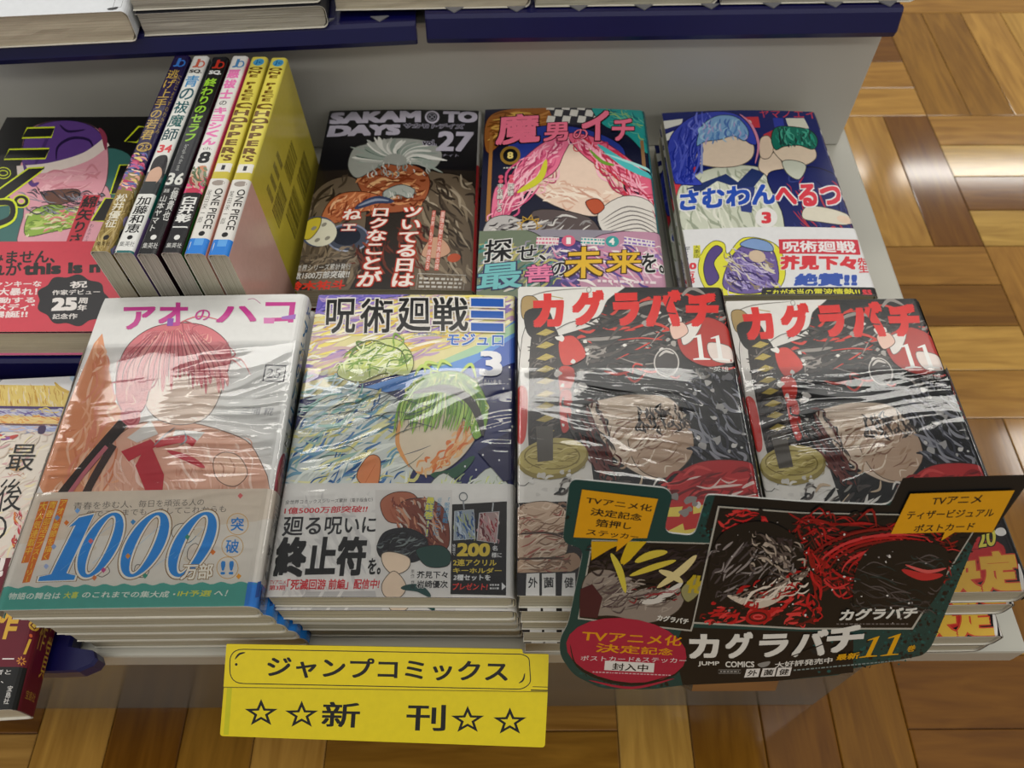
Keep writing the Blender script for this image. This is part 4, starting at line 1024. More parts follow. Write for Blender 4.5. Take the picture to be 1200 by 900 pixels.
def sp2(S, W, T):
    S.P(q4(W - 1, 0, W + T, 108), 'd9d9d4'); S.P(q4(W + T, 0, W + 80, 176), '55585a'); S.P(q4(W + T, 108, W + 80, 142), '2c6e64'); S.P(q4(W + T, 142, W + 80, 176), '7a6498'); jc(S, W, T, 'c8604a'); S.T('SQ.', q4(W + 2, 14, W + T - 2, 18), '2a2a30', .05)
    for i, (c, k) in enumerate(zip('青の祓魔師', ('3f86b8', '3a5f6a', '2c5c60', '1f5a58', '1c4a50'))): S.T(c, q4(W + 1.6, 20 + i * 12.6, W + T - 1.8, 31.5 + i * 12.6), k, .02)
    S.T('34', q4(W + 2, 85, W + T - 2, 92), 'cc4a50', .04)
    S.B([(W + 2, 104), (W + 3, 96), (W + 8, 94), (W + T - 1.5, 99), (W + T - 1, 112), (W + 4, 112)], '333234'); S.B([(W + 2.5, 108), (W + 7, 104), (W + T - 2, 110), (W + T - 4, 118), (W + 3, 119)], 'c9a48e'); S.P(q4(W, 116, W + T, 128), '3a3d3e'); S.P(q4(W, 126, W + T, 176), 'dcdcd8')
    S.T('加藤和恵', q4(W + 2, 128, W + T - 2, 156), '232326', .02, None, 0, 'v'); S.E(W + T / 2, 159, 1.5, 1.6, '232326'); S.T('集英社', q4(W + 2, 162, W + T - 2, 165.5), '3a3a3e', 0); S.P(q4(W, 168.4, W + T, 176), '2f6a6a')
def sp3(S, W, T):
    S.P(q4(W - 1, 0, W + 80, 70), '1e1c20'); S.P(q4(W - 1, 68, W + T, 176), '3a3b3e'); jc(S, W, T, 'c23a2c'); S.T('SQ.', q4(W + 2, 14, W + T - 2, 18.5), 'd8d8d6', .06)
    S.T('終わりのセラフ', q4(W + 1.6, 22, W + T - 3, 82), '8fc03c', .03, None, 0, 'v'); S.T('Seraph of the end', q4(W + T * .30, 84, W + T * .52, 106), 'a8aaa8', 0, None, 0, 'r')
    S.T('36', q4(W + 1, 108, W + T - 1.2, 118), 'd6d6d0', .03); S.P(q4(W, 119, W + T, 176), '232326')
    S.T('鏡貴也', q4(W + T * .55, 122, W + T * .9, 146), 'd0d0cc', .01, None, 0, 'v'); S.T('山本ヤマト', q4(W + T * .12, 126, W + T * .46, 154), 'd0d0cc', .01, None, 0, 'v'); S.T('原作', q4(W + T * .6, 120, W + T * .86, 122), 'd0d0cc', 0); S.T('漫画', q4(W + T * .16, 121, W + T * .42, 124), 'd0d0cc', 0)
    S.E(W + T / 2, 158, 1.6, 1.8, 'dededa'); S.T('集英社', q4(W + 2, 162, W + T - 2, 166), 'd0d0cc', 0)
def sp4(S, W, T):
    S.P(q4(W - 1, 0, W + T, 112), 'dcdad6'); S.P(q4(W + T - .6, 0, W + 80, 118), 'd9487e'); S.P(q4(W + T, 96, W + 80, 122), 'd86468'); jc(S, W, T, '4f86b8')
    for i, c in enumerate('悪祓士'): S.T(c, q4(W + 1.2, 14 + i * 10, W + T - 3, 23 + i * 10), 'e07ab0', .05)
    S.T('の', q4(W + 3, 45, W + T * .6, 49), '3a3a3e', .01)
    for i, c in enumerate('キヨシくん'): S.T(c, q4(W + 1.2, 51 + i * 7, W + T - 3, 57.4 + i * 7), 'e07ab0', .06)
    S.T('ch.', q4(W + 3, 87, W + T - 4, 89.5), '3a3a3e', 0); S.T('8', q4(W + 2.2, 91, W + T - 3.2, 101), '232326', .04)
    S.B([(W + 2, 112), (W + 4, 104), (W + 9, 104), (W + 10, 114), (W + 6, 118)], 'c98a6a'); S.H(q4(W + .6, 103, W + T - .6, 124), ['b8a090', '9c3a40', 'd8b49a', '5a6a50', '7c8a70'], 22, 60, 8, 3, 84); S.E(W + T * .45, 124, 4, 3, 'bb3a54')
    S.P(q4(W, 125, W + T, 176), '262528'); S.P(q4(W + T, 122, W + 80, 176), '1f5f2c'); S.P(q4(W + T, 116, W + 80, 134), '55633f')
    S.T('臼井彰一', q4(W + 1.6, 128, W + T - 2, 155), 'dcdcd8', .04, None, 0, 'v'); S.E(W + T / 2, 159, 1.6, 1.8, 'dededa'); S.T('集英社', q4(W + 2, 163, W + T - 2, 166.5), 'd0d0cc', 0)
def sp5(S, W, T):
    S.P(q4(W - 1, 0, W + T + .2, 102), 'd6c95a'); S.E(W + T / 2, 5.5, 3.6, 3.6, '4f9ac4'); S.T('Jc', q4(W + T * .3, 3, W + T * .7, 8), '2f6a9a', .02)
    S.T('ONE PIECE', q4(W + .2, 10, W + T - 1.0, 44), '6a4c24', .05, None, 0, 'v'); S.T('CHOPPER', q4(W - 1.5, 45, W + T + .8, 92), '6a4c24', .05, None, 0, 'v'); S.T("'S", q4(W + 2, 92.5, W + T - 3, 98), '6a4c24', .04)
    S.P(q4(W + 1.2, 100, W + T - 1.4, 107), 'dedbd2'); S.T('1', q4(W + T * .38, 101.5, W + T * .56, 105.5), '3a3a3e', .04)
    W2 = W + T
    # printed codes and notes on the back cover
    R = random.Random(5)
    for v0, a, c in ((20, 16, 33), (56, 14, 33)):
        v = v0
        while v < v0 + 28:
            w = R.uniform(.4, 1.3); S.P(q4(W2 + a + 40, v, W2 + c + 44, v + w), '4a4420'); v += w + R.uniform(.4, 1.0)
    for v0 in (36, 74):
        v = v0
        while v < v0 + 26:
            w = R.uniform(.4, 1.3); S.P(q4(W2 + 34, v, W2 + 50, v + w), '4f4a26'); v += w + R.uniform(.4, 1.0)
    S.dashes(q4(W2 + 20, 60, W2 + 32, 100), '6a6238', 4, 14)
    for k in range(6): S.P(q4(W2 + 36 + k * 6, 112 + k * 1.5, W2 + 38 + k * 6, 150), '5a5428')
def bd5(S, W, T):
    S.P(q4(W + .4, 100, W + T - .2, 176), 'd9d6d0'); S.E(W + T / 2, 116.5, T * .3, 2.2, '9a9088')
    S.T('ONE PIECE', q4(W + T * .46, 121, W + T * .84, 152), '3f3c3a', .02, None, 0, 'r'); S.T('尾田栄一郎', q4(W + T * .12, 122, W + T * .34, 148), '55524e', 0, None, 0, 'v')
    S.E(W + T / 2, 155.5, 1.7, 1.8, '232326'); S.P(q4(W + .2, 159, W + T - .2, 176), '2f7cd0'); S.P(q4(W + T * .3, 159, W + T * .7, 164), '5fa0e0')
TH = 0.0124
X0 = -0.2235
rows = [
    standing(0, 'gold and navy spine-up comic, leftmost of the six standing in a row', TH, '8a7a50', sp1),
    standing(1, 'spine-up comic with white spine and blue-green title beside the gold one', TH, '5a5c5e', sp2),
    standing(2, 'black spine-up comic with green title', TH, '242326', sp3, None, M_PAGE_GREY),
    standing(3, 'white and pink spine-up comic with black lower spine', TH, 'd9487e', sp4, None, M_PAGE_GREY),
    standing(4, 'yellow spine-up comic wedged between the pink one and its twin', TH, 'c4b548', sp5, (0.113, 'd09a8a', bd5), None, 'yellow twin comics'),
    standing(5, 'yellow comic at the right end of the spine-up row, back cover showing', TH, 'c4b548', sp5, (0.113, 'cfa79c', bd5), None, 'yellow twin comics')]
LEAN = math.radians(1.8); YAW = math.radians(-2.0)
for i, o in enumerate(rows):
    M = Matrix.Rotation(YAW, 4, 'Z') @ Matrix.Rotation(-math.pi / 2 - LEAN, 4, 'Y')
    # the spine's left edge at the foot end sits at X0 + i*TH, the fore-edge rests on the shelf
    W, H = .112, .170
    local = Vector((W / 2, -H / 2, TH - .0008))              # spine edge, foot end, front cover side
    target = Vector((X0 + i * (TH + .0002), 0.2970 - .0006 * (i % 3) - i * .0004, ZD + W * math.cos(LEAN) + .0012))
    loc = target - (M @ local)
    o.matrix_world = Matrix.Translation(loc) @ M
    low = min((o.matrix_world @ Vector((sx * W / 2, 0, z))).z for sx in (-1, 1) for z in (0, TH))
    o.location.z += ZD + .0004 - low

# ================================================================ left column: two larger books on navy trays
b = Book((-0.3530, 0.4730, 0.3302), 0.0, 0.128, 0.190, 0.0215, 0.003)
r = b.root('novel', 'black and pink paperback with yellow-outlined title and a pink-red band, far left', 'book')
b.pages(r, M_PAGE_CREAM, seed=30, inset=.0012)
S = b.sheet()
S.B('-40,300 -20,240 20,225 60,240 60,300', '3f6c68'); S.B('110,180 150,180 165,220 150,250 115,300 105,250', '3f6c68')
S.B('28,245 10,230 20,205 30,190 60,240 120,215 138,255 170,270 170,300 30,300', 'd89ca8')
S.B('26,180 30,158 45,146 75,141 105,146 122,160 127,185 124,215 112,235 92,245 66,238 46,222 34,205', 'd99aa6')
S.B('28,190 30,160 48,146 78,141 106,147 122,162 122,170 90,184 50,196', '5c4080'); S.L('70,146 80,154 100,152', 3, '2e2244'); S.L('66,188 68,172 84,162 104,164 110,176', 3.4, '2e2244'); S.L('40,196 52,170 60,150', 4, '4a3468')
S.L('20,200 60,196 100,184 125,166', 11, 'ded0c8', False); S.L('116,150 122,160 124,176', 6, '8a3c50', True); S.L('26,185 36,215 46,214', 5, '5c4080')
S.H('40,205 115,195 110,235 60,232', ['e6b4bc', 'c9848f', 'dba4ac'], 24, -15, 36, 5, 91)
S.B('55,225 90,222 92,232 70,240 56,238', '6a4a40')
S.B('35,250 60,240 90,246 98,262 60,272 30,276', '8fae4a'); S.H('32,250 98,242 98,265 30,276', ['d87a80', 'b4c86a', 'd8d4a8', '6f8a3c'], 50, -12, 16, 4, 92); S.H('20,225 120,225 120,250 30,250', ['2a2a30', '8a8a94', '4a4450'], 40, 20, 24, 2.4, 93)
Y = 'd2e030'
for q in ('32,151 64,150 60,160 26,161', '11,176 58,175 53,185 5,186', '-4,225 34,198 52,197 46,202 0,236', '163,149 176,149 160,166 147,166', '141,194 158,193 146,227 130,227', '124,233 138,233 122,259 108,259'):
    S.L(q, 3.4, Y, False, True, 1, False); S.P(q, '1b191d')
S.ring(4, 203, 9, 7, 4.5, Y); S.ring(4, 203, 8, 6, 2.4, '1b191d'); S.E(25, 236, 10, 8, Y); S.E(25, 236, 8.6, 6.8, '1b191d'); S.E(25, 236, 4.6, 3.6, Y); S.E(25, 236, 3.4, 2.6, 'd89ca8')
S.L('-6,238 14,238 14,256 -6,266', 9, Y, False); S.L('-6,238 13,239 13,255 -6,264', 6.4, '1b191d', False)
S.P('98,229 118,229 94,288 76,288', 'bb3844'); S.T('綿矢りさ', '99,230 117,230 94,287 77,287', '232024', .03, None, 0, 'v'); S.T('わたやりさ', '106,262 111,262 102,284 98,284', '4a3a40', 0, None, 0, 'v')
S.mm(); W = b.W * 1000
S.P([(W - .5, 0), (W + 60, 0), (W + 60, 192), (W - .5, 192)], 'd67a9c')
b.cover(S, '1b191d', M_SEMI, r, 'd9709a')
S = b.sheet()
S.T('すみません、', '-28,296 66,294 65,309 -30,311', '232024', .03); S.T('それが', '-30,309 27,308 26,324 -32,325', '232024', .03); S.T('this is me', '28,309 140,306 140,320 27,324', '232024', .06)
for t, q in (('世界一ファンキーな', '-50,331 50,330 49,337 -52,338'), ('妊婦が大暴れ！', '-42,339 45,338 44,347 -44,348'), ('心躍動する', '-30,350 42,349 42,356 -31,357'), ('コメディ゛', '-16,357 42,357 41,365 -17,365'), ('爆誕!!', '-10,366 34,365 33,373 -12,374')): S.T(t, q, 'e6d8d6', .03)
pts = [(86 + (41 + 2.2 * math.cos(9 * a)) * math.cos(a), 353 + (29 + 1.8 * math.cos(9 * a)) * math.sin(a)) for a in [2 * math.pi * i / 90 for i in range(90)]]
S.P(pts, '262428')
for t, q, bo in (('祝', '83,331 104,330 103,338 82,339', .03), ('作家デビュー', '62,341 118,340 118,346 62,347', .02), ('25', '62,350 92,349 91,365 60,366', .07), ('周', '93,350 104,350 103,357 92,357', .03), ('年', '92,358 103,358 102,365 91,366', .03), ('記念作', '63,369 92,368 91,375 62,375', .02)): S.T(t, q, 'e2dcd8', bo)
b.band(S, 'c8404f', M_SEMI, r, 0.1195, 0.1896)

b = Book((-0.3690, 0.2655, 0.3035), 3.0, 0.128, 0.188, 0.0195, 0.004)
r = b.root('novel', 'paperback with a pale palace drawing and maroon award band, front left corner', 'book')
b.pages(r, M_PAGE_CREAM, seed=31, inset=.0012)
S = b.sheet()
S.P('-60,430 140,430 140,480 -60,470', 'c8ced8'); S.B('10,440 60,436 110,444 120,470 60,462 0,458', 'd8d8da'); S.E(90, 443, 8, 5, 'a9c0d4')
S.P('-60,450 66,452 90,462 96,478 -60,476', 'd6bd6a'); S.H('-60,452 66,453 94,476 -60,475', ['c49a3c', 'e4d494', 'b4863c', 'e0c060', 'd8c8b0'], 90, 80, 18, 2, 101, .1, 10); S.L('64,448 72,456 92,464', 4, 'c9a850')
S.P('-60,475 92,477 92,480 -60,478', '4a3a6a'); S.P('-60,479 90,480 88,488 -60,486', 'b4b4c8'); S.H('-60,479 90,480 88,490 -60,488', ['8c8ab4', 'd8c060', 'c4c0d0', '6a5a94'], 50, 5, 14, 2.2, 102); S.P('-60,487 88,489 88,497 -60,496', 'd8b878'); S.H('-60,487 88,489 88,497 -60,496', ['c9743c', 'e0c888', 'd8a050'], 40, 5, 16, 2, 103); S.P('-60,495 84,498 84,500 -60,497', '6a4a50')
S.P('-60,498 82,500 78,506 -60,506', 'a8b0cc'); S.H('-60,498 82,500 80,510 -60,508', ['8a90b8', 'd0c8c8', 'c4a8a0'], 40, 5, 14, 2.4, 104); S.B('46,500 54,500 52,508 45,508', '3f2f50'); S.L('-4,508 8,514 22,510', 5, 'b44a44'); S.P('-60,512 12,512 12,516 -60,515', '8a5a94')
S.H('-60,512 80,508 60,700 -60,700', ['e0d8c8', 'c4b4a4', 'd8c4b8', 'c9bcae', 'ddd0a8', 'c8a0a0'], 150, -30, 22, 4, 105); S.H('12,516 28,516 28,560 10,560', ['d4b894', 'b48a74', 'c9a070'], 18, 10, 12, 2, 106)
S.E(65, 522, 3, 4, '6a4a44'); S.E(64, 535, 5, 3.6, '4a2c28', -20); S.E(60, 545, 5, 7, 'd0b4b0')
S.B('50,560 62,552 66,575 50,600 44,590', 'd6d2ce'); S.L('58,572 44,600 30,640 22,690', 12, '6a2430', False); S.H('18,600 34,600 24,700 14,700', ['b03c44', 'd8c4b4', 'c9743c', '7a2c38', 'd89aa0'], 40, 80, 16, 4, 107)
S.T('最', '14,521 46,521 38,552 6,552', '1d1b1e', 0); S.T('後', '2,562 28,560 24,599 -6,600', '1d1b1e', 0); S.T('の', '-18,604 10,604 6,634 -22,634', '1d1b1e', 0); S.T('皇帝', '-30,636 4,636 -4,700 -38,700', '1d1b1e', 0, None, 0, 'v')
S.mm(); W = b.W * 1000
S.P([(W, 0), (W + 60, 0), (W + 60, 190), (W, 190)], '5c2030')
b.cover(S, 'd5cbbf', M_SEMI, r)
S = b.sheet()
S.T('!', '2,652 9,650 4,676 -3,678', 'e2d8d4', .05); S.T('受賞', '-60,690 -6,690 -14,740 -70,740', 'd0a440', .04); S.T('作', '-2,712 28,712 18,750 -14,750', 'd0a440', .04)
S.T('ミステリー', '-60,768 19,768 16,778 -64,778', 'dcd4d0', .02); S.P('-80,782 33,782 21,833 -90,833', '1c1a1c'); S.T('読者と', '-14,785 15,785 13,791 -16,791', 'd8d4d0', .0); S.T('の、', '-8,795 6,795 5,801 -10,801', 'd8d4d0', 0)
S.T('宝島社', '10,804 17,804 11,826 4,826', 'd8d4d0', 0, None, 0, 'v')
S.E(41, 733, 6.5, 6, 'c9a040'); S.P('36,733 41,728.5 46,733 41,737.5', '5c2030'); S.P('38,733 41,730 44,733 41,736', 'd8b85a'); S.E(37, 745, 2, 2, 'c9603c'); S.P('35,749 38,749 31,767 28,767', 'd0a440')
for i in range(8):
    a = math.pi * i / 4; S.L([(26 + 2 * math.cos(a), 775 + 2 * math.sin(a)), (26 + 5.5 * math.cos(a), 775 + 5 * math.sin(a))], 1.5, 'c9863c', False)
S.mm()
S.T('受賞作', [(W + 3, 116), (W + 10, 116), (W + 10, 160), (W + 3, 160)], 'b4923c', .0, None, 0, 'v'); S.T('大賞', [(W + 11.5, 128), (W + 17.5, 128), (W + 17.5, 172), (W + 11.5, 172)], 'b4923c', .0, None, 0, 'v'); S.T('宝島社', [(W + 5, 178), (W + 14, 178), (W + 14, 182), (W + 5, 182)], 'a8883c', 0)
b.band(S, '64202f', M_SEMI, r, 0.1130)

# ================================================================ page stacks on the upper shelf
def upper(label, tl, rot, W, T, mat, cover, n, group, H=.18, pitch=.0012, cat='book', name='novel', art=None):
    b = Book(tl, rot, W, H, T, 0.004)
    r = b.root(name, label[0], cat, group)
    b.pages(r, mat, wob=.0005, seed=int(abs(tl[0]) * 1000), inset=.0012)
    b.cover(art(b) if art else None, cover, M_SEMI, r, 'e0dcd0')
    R = random.Random(int(W * 1e5 + abs(tl[0]) * 1e4))
    for i in range(1, n):
        copy_thing(r, label[i], i * (T + pitch), R.uniform(-.0012, .0012), R.uniform(.0, .002), R.uniform(-.4, .4))
    return r
# bottoms of the piles rest on the trays (z 0.400); rear shelf continues behind
def tl_for(front_left, H, rot, T, z=0.4000):
    a = math.radians(rot)
    return (front_left[0] - math.sin(a) * H, front_left[1] + math.cos(a) * H, z + .0004 + T)
def wh(b):
    S = b.sheet(); S.px()
    S.dashes('20,-6 118,-14 122,-8 24,2', '9aa0ac', 1, 24); S.L('136,-4 146,-6 142,8 132,10', .6, '6a6a6e', False, True, 1, False); S.B('126,10 138,8 136,11 128,12', '2a2a2e')
    return S
upper(['thick white paperback lying at the far left end of the upper shelf'], tl_for((-0.3600, 0.4545), .186, 4.2, .0205, .3940), 4.2, .1268, .0205, M_PAGE_CREAM, 'd9dce0', 1, None, .186, art=wh)
upper(['lower grey-paged comic of the pile beside the thick white paperback', 'upper grey-paged comic of the pile beside the thick white paperback'], tl_for((-0.2318, 0.4690), .18, 4.2, .0150, .3940), 4.2, .1165, .0150, M_PAGE_GREY, '3a3a3e', 2, 'grey-paged comics')
upper(['bottom pale-paged book of the pile over the gap between the navy trays', 'upper pale-paged book of the pile over the gap between the navy trays'], tl_for((-0.1125, 0.4895), .18, 1.2, .0175, .3980), 1.2, .1255, .0175, M_PAGE_CREAM, 'c9c4ba', 2, 'pale-paged books')
upper(['bottom pale-paged book of the middle pile on the right navy tray', 'upper pale-paged book of the middle pile on the right navy tray'], tl_for((0.0155, 0.4923), .18, 0.9, .0175, .3980), 0.9, .1175, .0175, M_PAGE, 'b9b6b0', 2, 'pale-paged books')
upper(['bottom grey-paged book of the pile at the right end of the upper shelf', 'upper grey-paged book of the pile at the right end of the upper shelf'], tl_for((0.1352, 0.4942), .18, 0.9, .0175, .3980), 0.9, .1265, .0175, M_PAGE_GREY, 'a9a6a2', 2, 'pale-paged books')

# ================================================================ die-cut promotional card leaning on the front stacks
nrm = Vector((0, -0.948, 0.318)); up = Vector((0, 0.318, 0.948)); PO = Vector((0.10, 0.1115, 0.355))
pop = tag(empty('promotional_card', (0.115, 0.0860, 0.272)), 'teal and black die-cut promotional card with orange tags, leaning on the red-titled comics', 'sign')
def card_map(u, v, h): return PO + Vector((1, 0, 0)) * u - up * v + nrm * h - pop.location
def psheet(): return Sheet(PO, Vector((1, 0, 0)), up)
def round_poly(pts, r=6, n=4):
    out = []; N = len(pts)
    for i in range(N):
        p0, p1, p2 = Vector(pts[i - 1]), Vector(pts[i]), Vector(pts[(i + 1) % N])
        a = p0 - p1; b_ = p2 - p1; rr = min(r, a.length * .45, b_.length * .45)
        A = p1 + a.normalized() * rr; B = p1 + b_.normalized() * rr
        for k in range(n + 1):
            t = k / n; q = A * (1 - t) ** 2 + p1 * 2 * t * (1 - t) + B * t * t
            out.append((q.x, q.y))
    return out
OUT = PT('668,561 780,572 788,580 778,624 814,628 828,580 837,580 940,588 1043,592 1058,562 1208,559 1163,622 1146,627 1092,757 1082,768 992,785 984,791 910,798 840,800 800,803 762,808 705,807 672,791 656,768 656,748 666,731 684,643 659,636')
OUT = round_poly(OUT, 10)
S = psheet()
S.P('838,580 940,588 1043,592 1058,560 1212,556 1163,624 1146,628 1130,620 850,595 835,640 826,620', '191817')
S.P('800,735 1000,742 1000,788 910,798 800,803 790,760', '1b1918'); S.P('1163,624 1146,628 1140,640 1125,625', '191817')
R = random.Random(9)
for reg, n_ in (('664,572 690,572 690,640 664,640', 6), ('1075,700 1146,630 1092,757 1082,768 1040,775', 150), ('1000,760 1080,745 1080,768 1000,785', 40), ('826,584 850,590 835,640 815,640', 26), ('655,745 680,790 760,806 800,800 700,805', 40), ('950,740 1080,740 1060,780 950,790', 60)):
    S.splash(reg, ['0a2a2c', '10181a', '1f5654'], n_, 1.2, 3.4, 90 + n_)
# sticker picture
STK = '695,634 840,638 809,738 679,724'
S.P('693.5,632.5 842,636.5 810.5,740 677,725.5', 'a9a69c'); S.P(STK, '262122')
S.B('686,676 715,668 760,690 800,690 795,715 760,730 720,722 682,718', '8a7f76'); S.H('684,680 720,672 790,695 790,716 690,716', ['6f655e', 'a0958a', '55484a', '948a80'], 60, -25, 30, 4, 111); S.P('680,690 694,684 706,700 700,724 679,722', '4a2a30'); S.H('690,640 838,642 815,690 690,668', ['15120f', '3a3436', '2f2a2e'], 50, -20, 40, 6, 112)
S.L('752,706 775,700 800,682', 9, 'c9c4bc'); S.L('740,692 760,686 780,690', 4, '1b1719'); S.H('735,685 800,685 795,705 740,705', ['2a2023', '8a3038', 'b4aca2'], 14, -15, 22, 2.4, 113); S.B('798,690 815,676 822,690 806,705', '8f8a60')
S.P('693,634 735,634 716,642 693,656', 'c99c22'); S.L('716,648 726,668 733,694', 8, 'c9ba4a'); S.L('738,634 734,650 728,660', 9, 'c9a82a'); S.P('738,634 758,634 738,656 730,662', 'c9a82a'); S.L('744,658 762,650 782,646', 9, 'c9b546'); S.L('738,674 766,664 792,656', 7, 'c9b546'); S.L('816,650 798,668 770,688', 9, 'd0c08a'); S.L('772,668 788,674 800,682', 8, 'd0c08a')
S.T('化', '806,672 830,674 824,696 802,694', 'b09a30', .06)
S.T('カグラバチ', '771,720 808,725 806,732 769,727', 'd8d6ce', .04)
# speech tag on the left
S.P('682,573 771,584 758,630 742,630 722,646 724,631 672,629', 'd69a18')
for t, q in (('TVアニメ化', '688,581 765,591 763,599 686,589'), ('決定記念', '693,594 753,602 751,610 691,603'), ('箔押し', '699,607 741,612 739,620 697,616'), ('ステッカー', '688,619 749,626 747,632 686,626')): S.T(t, q, '26201a', .02)
# red oval
S.E(735, 764, 70, 39, '1a1617', 6); S.E(734, 762, 71, 37.5, 'a52c42', 7); S.L('668,755 676,780 705,796 745,802 785,792', 2.4, '141a1c'); S.L('690,797 740,806 790,795', 3, 'a52c42')
S.T('TVアニメ化', '683,738 800,745 798,757 681,751', 'd9961c', .02); S.T('決定記念', '699,753 789,760 788,768 697,764', 'd9961c', .02); S.T('ポストカード&ステッカー', '681,768 805,771 804,777 680,774', 'ddd4d0', .0); S.P('709,774 767,777 766,788 708,785', 'dcd8d2'); S.T('封入中', '718,776.5 760,778.5 759,787 717,785', '1d1a1b', .02)
S.dashes('695,786 786,790 786,792.5 694,788.5', 'd0a8ac', 1, 26)
# postcard picture
PC = '843,594 940,601 1052,603 1139,623 1068,735 940,735 813,728'
S.P('841,592 940,599.5 1052,601.5 1141.5,621.5 1069.5,737 940,737 811,730', 'a9a69c'); S.P(PC, '211a1b')
S.H('845,596 900,600 900,660 845,650', ['b8282c', '6a1a1e', 'c83a3a', '2a1719'], 60, -10, 26, 6, 114); S.H('930,604 1130,622 1100,680 960,690 940,640', ['a52428', 'c4383a', '5a161a', '8a1e24', '241314', '1d1415'], 150, 14, 60, 5, 115, .35, 14)
for i in range(12):
    rr = 18 + i * 5
    S.L([(1050 + rr * 1.5 * math.cos(math.radians(a)), 672 + rr * .75 * math.sin(math.radians(a))) for a in range(185, 300, 12)], 3.2, ['a52428', 'c43c3e', '3a1416', '7c1c22'][i % 4])
S.B('1000,680 1020,640 1070,632 1110,645 1100,690 1070,720 1010,725', '1a1617'); S.H('1000,660 1110,645 1090,720 1000,725', ['3f3c3c', '0f0d0e', '2c3a3a', '565050'], 46, 10, 36, 2.6, 116); S.L('1056,666 1080,674 1104,672', 9, 'b83436'); S.L('1060,660 1085,668 1108,664', 4, 'd05a58')
S.H('820,725 850,690 960,700 960,733 820,730', ['b8282c', 'd04040', '2a1719', '6a1a1e', '1d1415'], 90, -20, 18, 6, 117); S.E(888, 722, 15, 9, 'a52428', -10); S.ring(888, 722, 11, 6, 2, '4a1418'); S.ring(888, 722, 6, 3, 1.5, 'd85050')
S.B('830,690 836,640 860,615 905,612 940,640 925,680 880,700 850,710', '1d191a'); S.H('832,640 930,620 930,690 840,700', ['2f2b2c', '0f0d0e', '4a4446', '8a8280'], 60, -40, 36, 4, 118); S.H('940,640 965,650 960,720 945,720', ['b8282c', '8a1e24', '1d1415'], 24, 80, 26, 5, 119)
S.L('852,696 885,706 915,694 948,664', 11, 'c4b6a6'); S.L('862,688 900,690 930,672', 4, '8a7c72'); S.H('856,690 945,664 940,690 870,712', ['2a2224', 'd8ccbe', '6f625a', 'a52428'], 34, -28, 34, 5, 121); S.splash('890,622 940,640 930,672 890,660', ['8f827a', 'b4a698', '3a3234'], 16, 4, 9, 122); S.H('880,620 950,640 940,680 880,670', ['1a1617', '5a504c', 'a89a8c'], 34, 40, 22, 4, 123); S.splash('850,600 1120,625 1060,730 850,720', ['d8d4d0', '8f8a88'], 50, .8, 2.2, 120)
S.T('カグラバチ', '986,712 1077,709 1072,723 982,726', 'd8d6ce', .05); S.dashes('980,729 1066,729 1066,732 980,732', '6a6462', 1, 18)
# right speech tag
S.P('1066,577 1188,573 1162,622 1118,622 1102,632 1106,622 1043,624', 'd69a18')
for t, q in (('TVアニメ', '1093,581 1152,578 1148,588 1090,590'), ('ティザービジュアル', '1063,597 1166,594 1162,604 1061,607'), ('ポストカード', '1072,613 1143,610 1139,619 1069,622')): S.T(t, q, '26201a', .02)
# title at the foot of the card
for ch, q in (('カ', '806,742 844,743 842,771 807,772'), ('グ', '849,741 883,740 882,771 850,772'), ('ラ', '890,743 926,742 922,769 888,771'), ('バ', '932,738 972,736 968,768 926,770'), ('チ', '970,734 1015,730 1010,763 966,765')): S.T(ch, q, 'd9d6ce', .055)
S.L('925,769 950,760 968,752', 1.2, '1b1918', False)
S.T('JUMP', '818,775 843,775 843,781 818,781', 'd9d6ce', .03); S.T('COMICS', '850,775 884,775 884,782 850,782', 'd9d6ce', .03); S.B('888,778 902,775 900,780 892,782', '8a8884'); S.T('大好評発売中', '908,776 976,770 975,777 908,783', 'd9d6ce', .02)
S.T('最新', '981,766 1008,763 1006,771 979,773', 'd9a01c', .03); S.one('1018,747 1039,744 1028,769 1006,771', 'dda31c'); S.one('1042,744 1065,741 1053,767 1031,769', 'dda31c'); S.T('巻', '1064,757 1074,755 1072,763 1062,764', 'd9a01c', .02)
S.L('842,785 868,785 868,789 842,789', .7, '8a8884', False, True, 1, False); S.dashes('844,785.5 866,785.5 866,788.5 844,788.5', '9a9894', 1, 6)
for ch, x in (('外', 873), ('薗', 892), ('健', 910)):
    y = 784 - (x - 873) * .04; q = [(x + 2, y), (x + 18, y - .6), (x + 15.5, y + 9.2), (x - 1, y + 10)]; S.P(q, 'dcd8d2'); S.T(ch, [(x + 4, y + 1.4), (x + 15.5, y + 1), (x + 13.5, y + 8), (x + 2, y + 8.6)], '1d1a1b', .02)
S.dashes('930,784 1062,772 1062,774.5 930,787', '7c8a88', 1, 34)
build_sheet(S, 'card', (-1, 1, -1, 1), card_map, [], [], '0f4442', M_SEMI, pop, 0.0007, 'a8a8a4', [S.px().m(p) for p in OUT])
# clear clip that carries the card on the shelf edge
bm = bmesh.new()
sec = [(0.0, 0.0), (-.0012, 0.0), (-.0012, .040), (0, .040)]
path = [(0.1190, 0.2708), (0.1010, 0.2712), (0.0930, 0.2950), (0.1010, 0.3200)]
rows2 = []
for x in (0.085, 0.125):
    rows2.append([bm.verts.new(Vector((x, y, z)) - pop.location) for y, z in path] + [bm.verts.new(Vector((x, y + .0009, z + .0009)) - pop.location) for y, z in path[::-1]])
n = len(rows2[0])
for i in range(n):
    j = (i + 1) % n; bm.faces.new((rows2[0][i], rows2[0][j], rows2[1][j], rows2[1][i]))
bm.faces.new(rows2[0][::-1]); bm.faces.new(rows2[1])
mesh_obj('clear_clip', bm, M_CLEAR, pop)

# ================================================================ yellow shelf sign
sn = -CF.copy(); sO = EYE + ray(450, 815) * 0.402
sux = CR.copy(); suy = CU.copy()
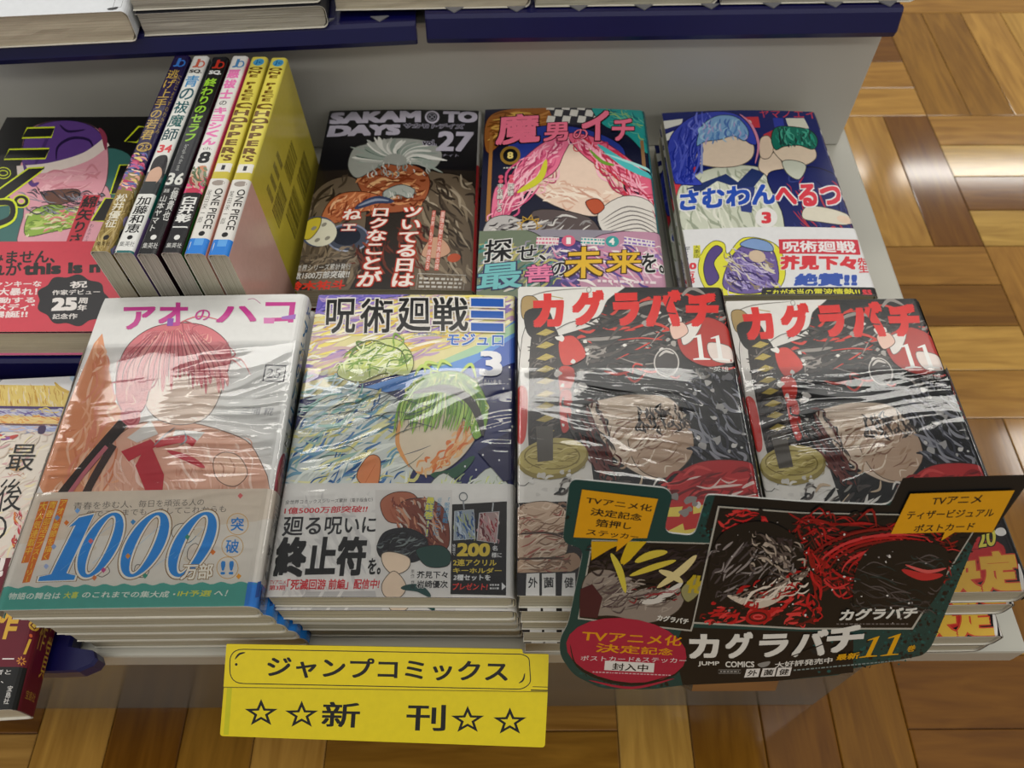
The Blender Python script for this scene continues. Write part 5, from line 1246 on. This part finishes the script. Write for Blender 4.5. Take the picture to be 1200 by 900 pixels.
# the card tips back from the shelf edge so that it faces someone standing in front
sign = tag(empty('shelf_sign', (sO.x, 0.1120, 0.2705)), 'bright yellow shelf sign with black lettering and four stars at the front edge', 'sign')
def sign_map(off):
    return lambda u, v, h: sO + sux * u - suy * v + sn * (h + off) - sign.location
def ssheet(): return Sheet(sO, sux, suy)
K = '1f1d14'
S = ssheet()
S.L(round_poly(PT('270,760 612,766 620,770 622,800 612,807 270,800'), 16, 6), 1.1, K, False, True, 1, False)
S.L('276,772 281,766 288,764', 2.4, K); S.E(277.5, 778, 1.6, 1.6, K); S.L('608,800 613,796 615,788', 2, K)
S.L('262,804.5 641,810', .8, '5a5410', False)
S.T('ジャンプコミックス', '314,768 596,774 595,799 313,793', K, .025)
S.L('622,808 642,808.5', 1.4, K, False); S.L('624,804 642,804.5', .8, K, False)
build_sheet(S, 'header_card', (-1, 1, -1, 1), sign_map(0.0008), [], [], 'e6cf00', M_SEMI, sign, 0.0005, 'b0a000', [S.m(p) for p in round_poly(PT('266,754 612,760 613,765.5 643,766 641.5,811 262.5,805'), 1.5, 2)])
S = ssheet()
for cx, cy in ((306, 834), (353.5, 836), (548, 842), (597.5, 844)):
    def star(r1, r2): return [(cx + (r1 if i % 2 == 0 else r2) * math.sin(math.pi * i / 5) * 1.2, cy + 2 - (r1 if i % 2 == 0 else r2) * math.cos(math.pi * i / 5)) for i in range(10)]
    S.P(star(17, 7), K); S.P(star(9.5, 3.9), 'e2cc00')
S.T('新', '378,822 423,823 421,853 376,852', K, .02); S.T('刊', '477,825 523,826 522,857 475,856', K, .02)
S.P('266,806 272,806 268,861 262,861', 'c4c020')
build_sheet(S, 'lower_card', (-1, 1, -1, 1), sign_map(0.0), [], [], 'e2cc00', M_SEMI, sign, 0.0005, 'b0a000', [S.m(p) for p in round_poly(PT('262.5,803 642,809 638.5,876 257.5,862.5'), 4, 4)])
bm = bmesh.new()
a = sO - sux * .04 + suy * .022 - sn * .0012; w = sux * .08
pth = [Vector((a.x, .1190, ZD + .0006)), Vector((a.x, .1060, ZD + .0006)), a - suy * .006, a + suy * .0]
front = [[bm.verts.new(p + d - sign.location) for p in pth] for d in (Vector((0, 0, 0)), w)]
back_ = [[bm.verts.new(p + d - sn * .0010 - sign.location) for p in pth] for d in (Vector((0, 0, 0)), w)]
for i in range(3):
    bm.faces.new((front[0][i], front[0][i + 1], front[1][i + 1], front[1][i])); bm.faces.new((back_[0][i], back_[1][i], back_[1][i + 1], back_[0][i + 1]))
bmesh.ops.recalc_face_normals(bm, faces=bm.faces)
mesh_obj('clear_clip', bm, M_CLEAR, sign)
